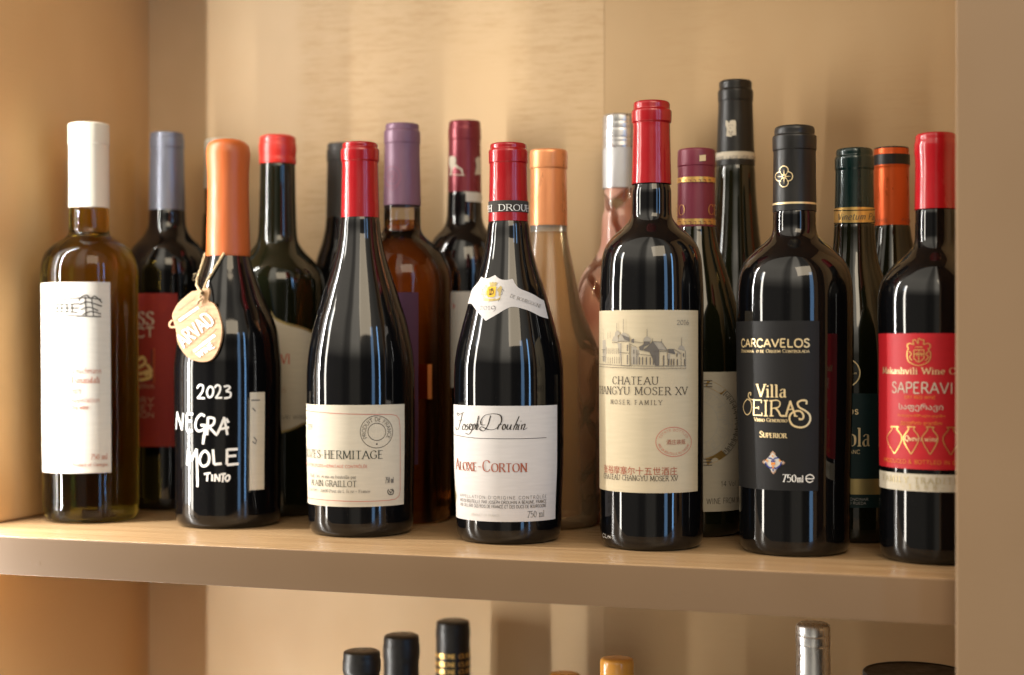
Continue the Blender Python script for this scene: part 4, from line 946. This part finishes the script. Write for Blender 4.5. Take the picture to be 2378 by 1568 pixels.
tl = b.fills([V6((915,390),(1240,720),(930,1045),(630,700))], M['ink_faintbrown'], 'azulejo_tile', lab, off=.0005)
b.fills([V6((915,440),(1190,720),(930,1000),(680,705))], M['paper_white'], 'tile_ground', lab, off=.0007)
b.lines([V6((800,590),(880,600),(925,650),(980,590),(1060,580)), V6((870,680),(990,680)), crom(V6((730,710),(760,790),(850,870),(900,850)), 4), crom(V6((1150,700),(1110,790),(1000,880),(960,850)), 4), V6((930,860),(930,960))], 3, M['ink_blue'], 'tile_pattern', lab, off=.0009)
b.lines([V6((740,640),(790,690)), V6((1080,640),(1130,680)), V6((880,720),(980,770)), V6((980,720),(880,780)), V6((930,800),(930,880)), V6((900,520),(940,540))], 3.6, M['ink_orange'], 'tile_pattern', lab, off=.0011)
b.text('750', 1817, 1849, 1120, 16.5, M['ink_white'], 'serif', lab, weight=1.35)
b.text('ml', 1851, 1865, 1120, 15, M['ink_white'], 'serif', lab, weight=1.2)
b.lines([crom(V6((1790,1150),(1985,1150),(1960,1070),(1880,1040),(1800,1090),(1790,1180),(1840,1245),(1910,1250),(1975,1205)), 5)], 2.2, M['ink_white'], 'lettering', lab)

# 16 ---- green capsule with gold script band
b = WB('slim bottle with dark green capsule, gold script band and dark green label', 1984, 105, ybot=1263)
b.body([(1200,101),(1000,105),(850,105),(780,99),(720,87),(680,77),(640,65),(617,57.5),(583,50.5),(550,47.5),(522,46),(360,42)], M['glass_green'])
b.ring([(522.5,46),(470,44.8),(397,43.2),(394,44.8),(370,45),(366,44),(363,41.8),(354,42.2),(348,40.5),(346,36)], M['cap_green'])
rc = lambda z: 46.2/b.s
bd = b.patch(R_(-91), R_(91), b.z(485), b.z(521.5), M['foil_gold'], 'gold_band', off=.0002, rf=rc)
b.lines([[(x, y) for x in range(1939, 2030, 6)] for y in (488.5, 518)], 2.0, M['cap_green'], 'band_border', bd, rr=46.2/b.s, rf=rc, off=.0005)
b.text('Vinetum Pago', 1947, None, 510, 15, M['ink_midwash'], 'script', bd, rr=46.2/b.s, rf=rc, a1=R_(88), slant=.25, weight=1.6, off=.0006)
lab = b.patch(R_(-70), R_(70), b.zf(914), b.zf(1180), M['paper_green'])
b.patch(R_(-70), R_(70), b.zf(1112.5), b.zf(1149), M['foil_olive'], 'gold_band', off=.0006)
b.text('Señorios', 1915, 1993, 962, 17, M['foil_palegold'], 'sans', lab, weight=1.3)
b.text('Viñola', 1925, 2017, 1036, 42, M['foil_palegold'], 'serif', lab, weight=1.1)
b.text('BLANC', 1960, 1996, 1054, 9, M['foil_palegold'], 'sans', lab)
b.text('EL ENCINAR', 1960, 2015, 1163, 6, M['ink_lightgrey'], 'sans', lab, off=.0008)
b.text('DO RUEDA', 1965, 2010, 1172, 6, M['ink_lightgrey'], 'sans', lab, off=.0008)
b.lines([circ(1962,866,34,34)], 3, M['foil_palegold'], 'ring_emblem', b.root)
b.text('Rueda', 1950, 1990, 869, 6, M['foil_palegold'], 'serif', b.root)

# 17 ---- orange capsule with black ring
b = WB('slim dark bottle with orange capsule ringed in black, at the back by the right end', 2070, 96, Y=1.240)
b.body([(1100,94),(900,96),(780,93),(720,85),(660,72),(620,62),(580,52),(551,46),(527,42.5),(360,39)], M['glass_green'])
b.ring([(527.5,41.6),(460,40.6),(395,39.8),(391,40.2),(388.5,41.2),(384.5,41.2),(362,41.2),(359,40.2),(347,39.6),(345,37)], M['cap_orange'])
b.patch(0, 2*PI, b.z(361.5), b.z(385.5), M['cap_black'], 'capsule_band', off=.0003, rf=lambda z: 41.2/b.s)
b.ring([(347.5,39.9),(345.5,39.6),(344,38)], M['cap_black'], 'capsule_rim')
b.text('PIZARRAS', None, 2061, 514, 6.5, M['ink_brown'], 'sans', b.root, rr=41.4/b.s, rf=lambda z: 41.6/b.s, a0=R_(-110), weight=1.3)
b.text('PIZARRAS', 2092, None, 514, 6.5, M['ink_brown'], 'sans', b.root, rr=41.4/b.s, rf=lambda z: 41.6/b.s, a1=R_(120), weight=1.3)

# 18 ---- red capsule, red label
b = WB('dark bottle with red capsule and red label with gold amphora outlines, rightmost', 2173, 129, ybot=1314)
b.body([(1265,125),(1150,127.5),(1000,129),(800,129.5),(740,131),(700,131),(679,129.5),(656,124),(636,113),(616,97),(600,78),(583,60),(570,51),(555,47),(490,46),(340,44)], M['glass_black'])
b.ring([(487.2,48.2),(430,47),(400,46.6),(375,46.8),(364,47.4),(354,48.8),(338,49),(332,48),(327,46.6),(318,46.2),(313,44.5),(311,40)], M['cap_brightred'], ang=60, soft=.0014)
lab = b.patch(R_(-78), R_(70), b.zf(774), b.zf(1092), M['paper_red'])
S6 = T(3040*.6193, 1200*.6193, .3318)
cre = [crom(S6((735,170),(728,145),(745,140),(762,165),(765,130),(785,140),(800,140),(795,170)), 4), crom(S6((700,200),(690,180),(705,165),(735,172)), 4), crom(S6((795,172),(830,165),(840,190),(825,205)), 4), crom(S6((700,200),(690,230),(700,290),(765,320),(830,290),(842,235),(825,205)), 4),
       S6((735,210),(800,210)), S6((735,210),(735,270)), S6((800,210),(800,270)), crom(S6((735,270),(765,295),(800,270)), 3), S6((766,210),(766,290)), S6((735,240),(800,240)), crom(S6((705,220),(720,240),(705,260),(725,285)), 3), crom(S6((830,220),(812,240),(830,260),(808,285)), 3), S6((745,190),(790,190)), S6((755,225),(755,255)), S6((780,225),(785,255))]
b.lines(cre, 1.9, M['foil_gold'], 'crest', lab)
b.text('Makashvili Wine Cellar', 2058, None, 869, 14.5, M['foil_palegold'], 'serif', lab, a1=R_(38), weight=1.45)
b.text('SAPERAVI', 2079, 2210, 914, 25, M['paper_ivory'], 'sans', lab, weight=.95)
b.text('DRY RED WINE', 2106, 2173, 927, 7, M['ink_orange'], 'sans', lab)
b.text('ქვევრის ღვინო', 2092, 2190, 975, 7, M['ink_orange'], 'sans', lab) if False else None
font_text(b, 'საფერავი', 2094, 2189, 957, 19, M['paper_ivory'], lab)
font_text(b, 'წითელი მშრალი ღვინო', 2092, 2193, 971, 7.5, M['ink_orange'], lab)
font_text(b, 'ქვევრის ღვინო', 2097, 2186, 990, 11, M['ink_orange'], lab)
am = []
for cx0 in (605, 715, 838, 970):
    am.append(crom(S6((cx0-25,750),(cx0-15,770),(cx0-48,820),(cx0-40,870),(cx0-10,925),(cx0,940),(cx0+12,925),(cx0+45,860),(cx0+48,815),(cx0+18,770),(cx0+28,752)), 4)); am.append(S6((cx0-25,751),(cx0+28,752)))
b.lines(am, 2.0, M['foil_gold'], 'amphora_outlines', lab)
b.text('Qvevri wine', 2107, 2177, 1026, 12, M['foil_palegold'], 'script', lab, weight=1.8, off=.0009)
b.text('PRODUCED & BOTTLED IN GEORGIA', 2060, None, 1079, 8.5, M['ink_orange'], 'sans', lab, a1=R_(42))
st_ = b.patch(R_(-78), R_(70), b.zf(1103), b.zf(1143.5), M['paper_ivory'], 'strip_label')
b.text('FAMILY TRADITION', 2057, None, 1124, 12.5, M['foil_olive'], 'serif', st_, a1=R_(35), sp=.2)
b.text('-1888-', 2100, 2192, 1138, 10, M['foil_olive'], 'serif', st_, sp=.5)

# ---- small white tipped thing behind the wax seal: a pale cork capped bottle seen only by its top edge
b = WB('bottle with white rounded cap peeping out just behind the orange wax seal', 513, 58, Y=1.255)
b.body([(1100,57),(900,58),(760,58),(700,57),(640,53),(600,48),(560,43),(500,40),(350,37)], M['glass_green'])
b.ring([(440,39.5),(342,37.6),(338,37.4),(329,36.5),(325,33),(323.5,24)], M['cap_white'], soft=.002)

# ------------------------------------------------------------------ wooden tag on twine, hanging on the wax sealed bottle
b = NM
tg = thing('hanging_tag', 'pale wooden jar shaped tag hanging by twine on the orange wax bottle', 'tag', (b.X, b.Y, 0))
al0 = R_(-33); zc = b.zf(760)
rt = b.f(b.zf(742))+.0022
th = b.az+al0; nrm = Vector((cos(th), sin(th), 0)); tan_ = Vector((-sin(th), cos(th), 0)); org = nrm*rt+Vector((0, 0, zc))
ccx = 452.0; kx = 1/(b.s*cos(al0)*1.0); ky = 1/b.s
lean_t = R_(6)
def tagp(x, y, d=0.):
    u = (x-ccx)*kx*1.02; v = -(y-760)*ky
    return org+tan_*u+Vector((0,0,1))*v*cos(lean_t)+nrm*(d+(-v)*sin(lean_t)*.35+.003)
TG = T(384, 656.5, .12639)
outl = crom(TG((545,150),(470,175),(430,180),(300,290),(190,400),(110,560),(105,640),(150,790),(165,830),(185,950),(210,1100),(300,1260),(400,1370),(490,1410),(600,1435),(720,1430),(820,1370),(900,1230),(950,1050),(965,880),(940,700),(880,510),(800,390),(715,340),(740,180),(690,110),(620,150)), 3, True)[:-1]
bm = bmesh.new()
fr = [bm.verts.new(tagp(x, y, .0022)) for x, y in outl]; bk = [bm.verts.new(tagp(x, y, 0)) for x, y in outl]
bm.faces.new(fr); bm.faces.new(list(reversed(bk)))
for i in range(len(fr)): bm.faces.new((fr[i], bk[i], bk[(i+1) % len(bk)], fr[(i+1) % len(fr)]))
bmesh.ops.recalc_face_normals(bm, faces=bm.faces); bmesh.ops.triangulate(bm, faces=[f for f in bm.faces if len(f.verts) > 4])
plate = bm_obj('tag_plate', bm, M['tagwood'], tg, 30)
def tag_ribbon(pls, w, m, name, d=.0026):
    bm = bmesh.new()
    for k, pl in enumerate(pls):
        prev = None
        for i, p in enumerate(pl):
            q, r = pl[max(0, i-1)], pl[min(len(pl)-1, i+1)]; dx, dy = r[0]-q[0], r[1]-q[1]; L = math.hypot(dx, dy) or 1
            nx, ny = -dy/L*w/2, dx/L*w/2; dd = d+(k % 10)*1e-5
            va, vb = bm.verts.new(tagp(p[0]+nx, p[1]+ny, dd)), bm.verts.new(tagp(p[0]-nx, p[1]-ny, dd))
            if prev: bm.faces.new((prev[0], prev[1], vb, va))
            prev = (va, vb)
    return bm_obj(name, bm, m, plate, smooth=False)
tag_ribbon([crom([TG((95,690))[0], TG((50,740))[0], TG((50,790))[0], TG((80,815))[0], TG((150,810))[0]], 4)], 4.5, M['tagwood'], 'tag_ear', .0015)
carve = [TG((150,700),(560,380)), TG((190,770),(640,420)), TG((300,930),(720,500)), TG((360,1180),(850,740)), TG((420,1290),(870,850)), TG((560,1370),(880,1060)), TG((200,520),(480,300)), TG((300,1110),(860,650))]
tag_ribbon(carve, 1.3, M['ink_faintbrown'], 'carved_lines')
wl = []
def tagtext(txt, p0, p1, h, m, name, w=1.):
    st, W = layout(txt, 'sans', w); out = []
    d = (p1[0]-p0[0], p1[1]-p0[1]); L = math.hypot(*d); d = (d[0]/L, d[1]/L); nn = (d[1], -d[0])
    tag_ribbon([[(p0[0]+d[0]*L*q[0]/W+nn[0]*q[1]*h, p0[1]+d[1]*L*q[0]/W+nn[1]*q[1]*h) for q in pts] for pts, ws in st], 3.4*w, m, name, .0029)
tagtext('ARVAD', TG((330,1190))[0], TG((850,730))[0], 31, M['ink_white'], 'carved_lettering', 1.15)
tagtext('WINE', TG((590,1370))[0], TG((860,1170))[0], 13, M['ink_white'], 'carved_lettering', .8)
tag_ribbon([TG((230,700),(560,470)), TG((480,1250),(850,960))], 7, M['ink_white'], 'carved_fill', .0024)
def tube(name, pts, r, m, parent, seg=8):
    bm = bmesh.new(); prev = None
    P = [Vector(p) for p in pts]
    for i, p in enumerate(P):
        d = (P[min(i+1, len(P)-1)]-P[max(i-1, 0)]).normalized(); a = d.orthogonal().normalized(); c = d.cross(a)
        rg = [bm.verts.new(p+(a*cos(2*PI*j/seg)+c*sin(2*PI*j/seg))*r*(1+.12*sin(i*1.9))) for j in range(seg)]
        if prev:
            for j in range(seg): bm.faces.new((prev[j], prev[(j+1) % seg], rg[(j+1) % seg], rg[j]))
        prev = rg
    return bm_obj(name, bm, m, parent, 80)
def surf(x, y, off):
    u, z = b.uv(x, y); return Vector(b.pt(u/b.r, z, off))
def spath(pts, off=.0016, n=6):
    q = crom(pts, n); return [surf(x, y, off) for x, y in q]
kn = tagp(*TG((620,230))[0], .004)
def fade(path, end, k=6):
    out = list(path); s0 = out[-1]
    for i in range(1, k+1): out.append(s0.lerp(end, i/k))
    return out
tube('twine', fade(spath([(482,588),(474,612),(466,640),(463,662)]), kn), .0011, M['twine'], tg)
tube('twine', fade(spath([(522,588),(512,606),(500,628),(486,652)]), kn+Vector((.001, 0, .001))), .0011, M['twine'], tg)
tube('twine_knot', [tagp(*TG(p)[0], .0045) for p in ((640,170), (600,220), (650,250), (590,280), (640,310), (580,350), (570,400))], .0012, M['twine'], tg)
random.seed(3)
for x, y in ((458,640),(461,655),(457,646)):
    p0 = surf(x+6, y, .002); tube('loose_fibre', [p0, p0+Vector((-.002, -.001, .001+random.random()*.002)), p0+Vector((-.0042, -.001, random.uniform(-.002, .003)))], .00018, M['twine'], tg, 5)

# ------------------------------------------------------------------ tops of the bottles on the lower shelf
GRP2 = 'bottles on the lower shelf with only their tops in view'
def low(label, xc, Y, ring, capm, glass, hwb, extra=None, cat='wine bottle', capname='capsule'):
    b = Bottle('wine_bottle', label, cat, xc, hwb, Y=Y, base=-.43, group=GRP2)
    yb, wn = ring[0]; yz = HOR+(CAM_Z+.43)*b.s; top = ring[-1][0]
    pr = [(yz-60, hwb*.98), (yz-250, hwb), (yb+150, hwb), (yb+110, hwb*.93), (yb+80, hwb*.72), (yb+55, hwb*.5), (yb+30, wn+1), (yb, wn-1), (top+30, wn-5)]
    b.body(pr, glass)
    b.ring(ring, capm, capname, ang=60, soft=.0012)
    return b
low('leftmost and lowest of three black bottle tops on the lower shelf', 840, 1.105, [(1700,41),(1590,40.5),(1565,41),(1556,44.4),(1535,44.4),(1526,42.5),(1518,42.8),(1512,41),(1510,34)], M['cap_black'], M['glass_black'], 100)
low('middle one of three black bottle tops on the lower shelf', 932, 1.178, [(1650,42),(1550,41),(1535,41),(1522,42.8),(1500,42.8),(1494,41.2),(1482,41),(1476,39.5),(1473,33)], M['cap_black'], M['glass_black'], 98)
b = low('black bottle top with gold lettering round its capsule on the lower shelf', 1052, 1.247, [(1620,41),(1500,39.2),(1485,39.2),(1478,40),(1462,40),(1456,38.8),(1448,38.8),(1443,37.4),(1440.5,32)], M['cap_black'], M['glass_black'], 94)
rc = lambda z: 40.2/b.s
for y in (1530, 1549, 1566): b.text('AMARONE CLASSICO', None, None, y, 10, M['foil_gold'], 'serif', b.root, rr=40.2/b.s, rf=rc, a0=R_(-85), a1=R_(110), weight=2.2)
b = low('brown glass bottle with amber stopper on the lower shelf', 1433, 1.120, [(1700,40),(1560,39.6),(1545,40),(1536,39.6),(1530,37.5),(1527,33),(1526,22)], M['cap_amber'], M['glass_brown'], 100, capname='amber_stopper')
low('bottle with golden orange cap barely rising into view on the lower shelf', 1312, 1.200, [(1700,40),(1590,38),(1575,38),(1568,36),(1564,32),(1562,22)], M['cap_gold'], M['glass_brown'], 98)
low('bottle with shiny silver capsule on the lower shelf under the black labelled bottle', 1888, 1.150, [(1700,42),(1600,40.8),(1500,39),(1496,38.4),(1494,40),(1476,40),(1473,38.8),(1471,39.8),(1456,39.6),(1450,38),(1447,33)], M['cap_silver'], M['glass_black'], 102)
b = Bottle('gift_tin', 'wide black cylindrical tin on the lower shelf at the right end', 'tin', 2128, 122, Y=1.08, base=-.43)
yz = HOR+(CAM_Z+.43)*b.s
b.ring([(yz-1, 116), (yz-30, 119), (1580, 119)], M['cap_black'], 'tin_body', bot=True, seg=96)
b.ring([(1610, 121.5), (1566, 122), (1561, 121), (1560, 116), (1563, 112), (1563.5, 60)], M['cap_black'], 'lid', seg=96)
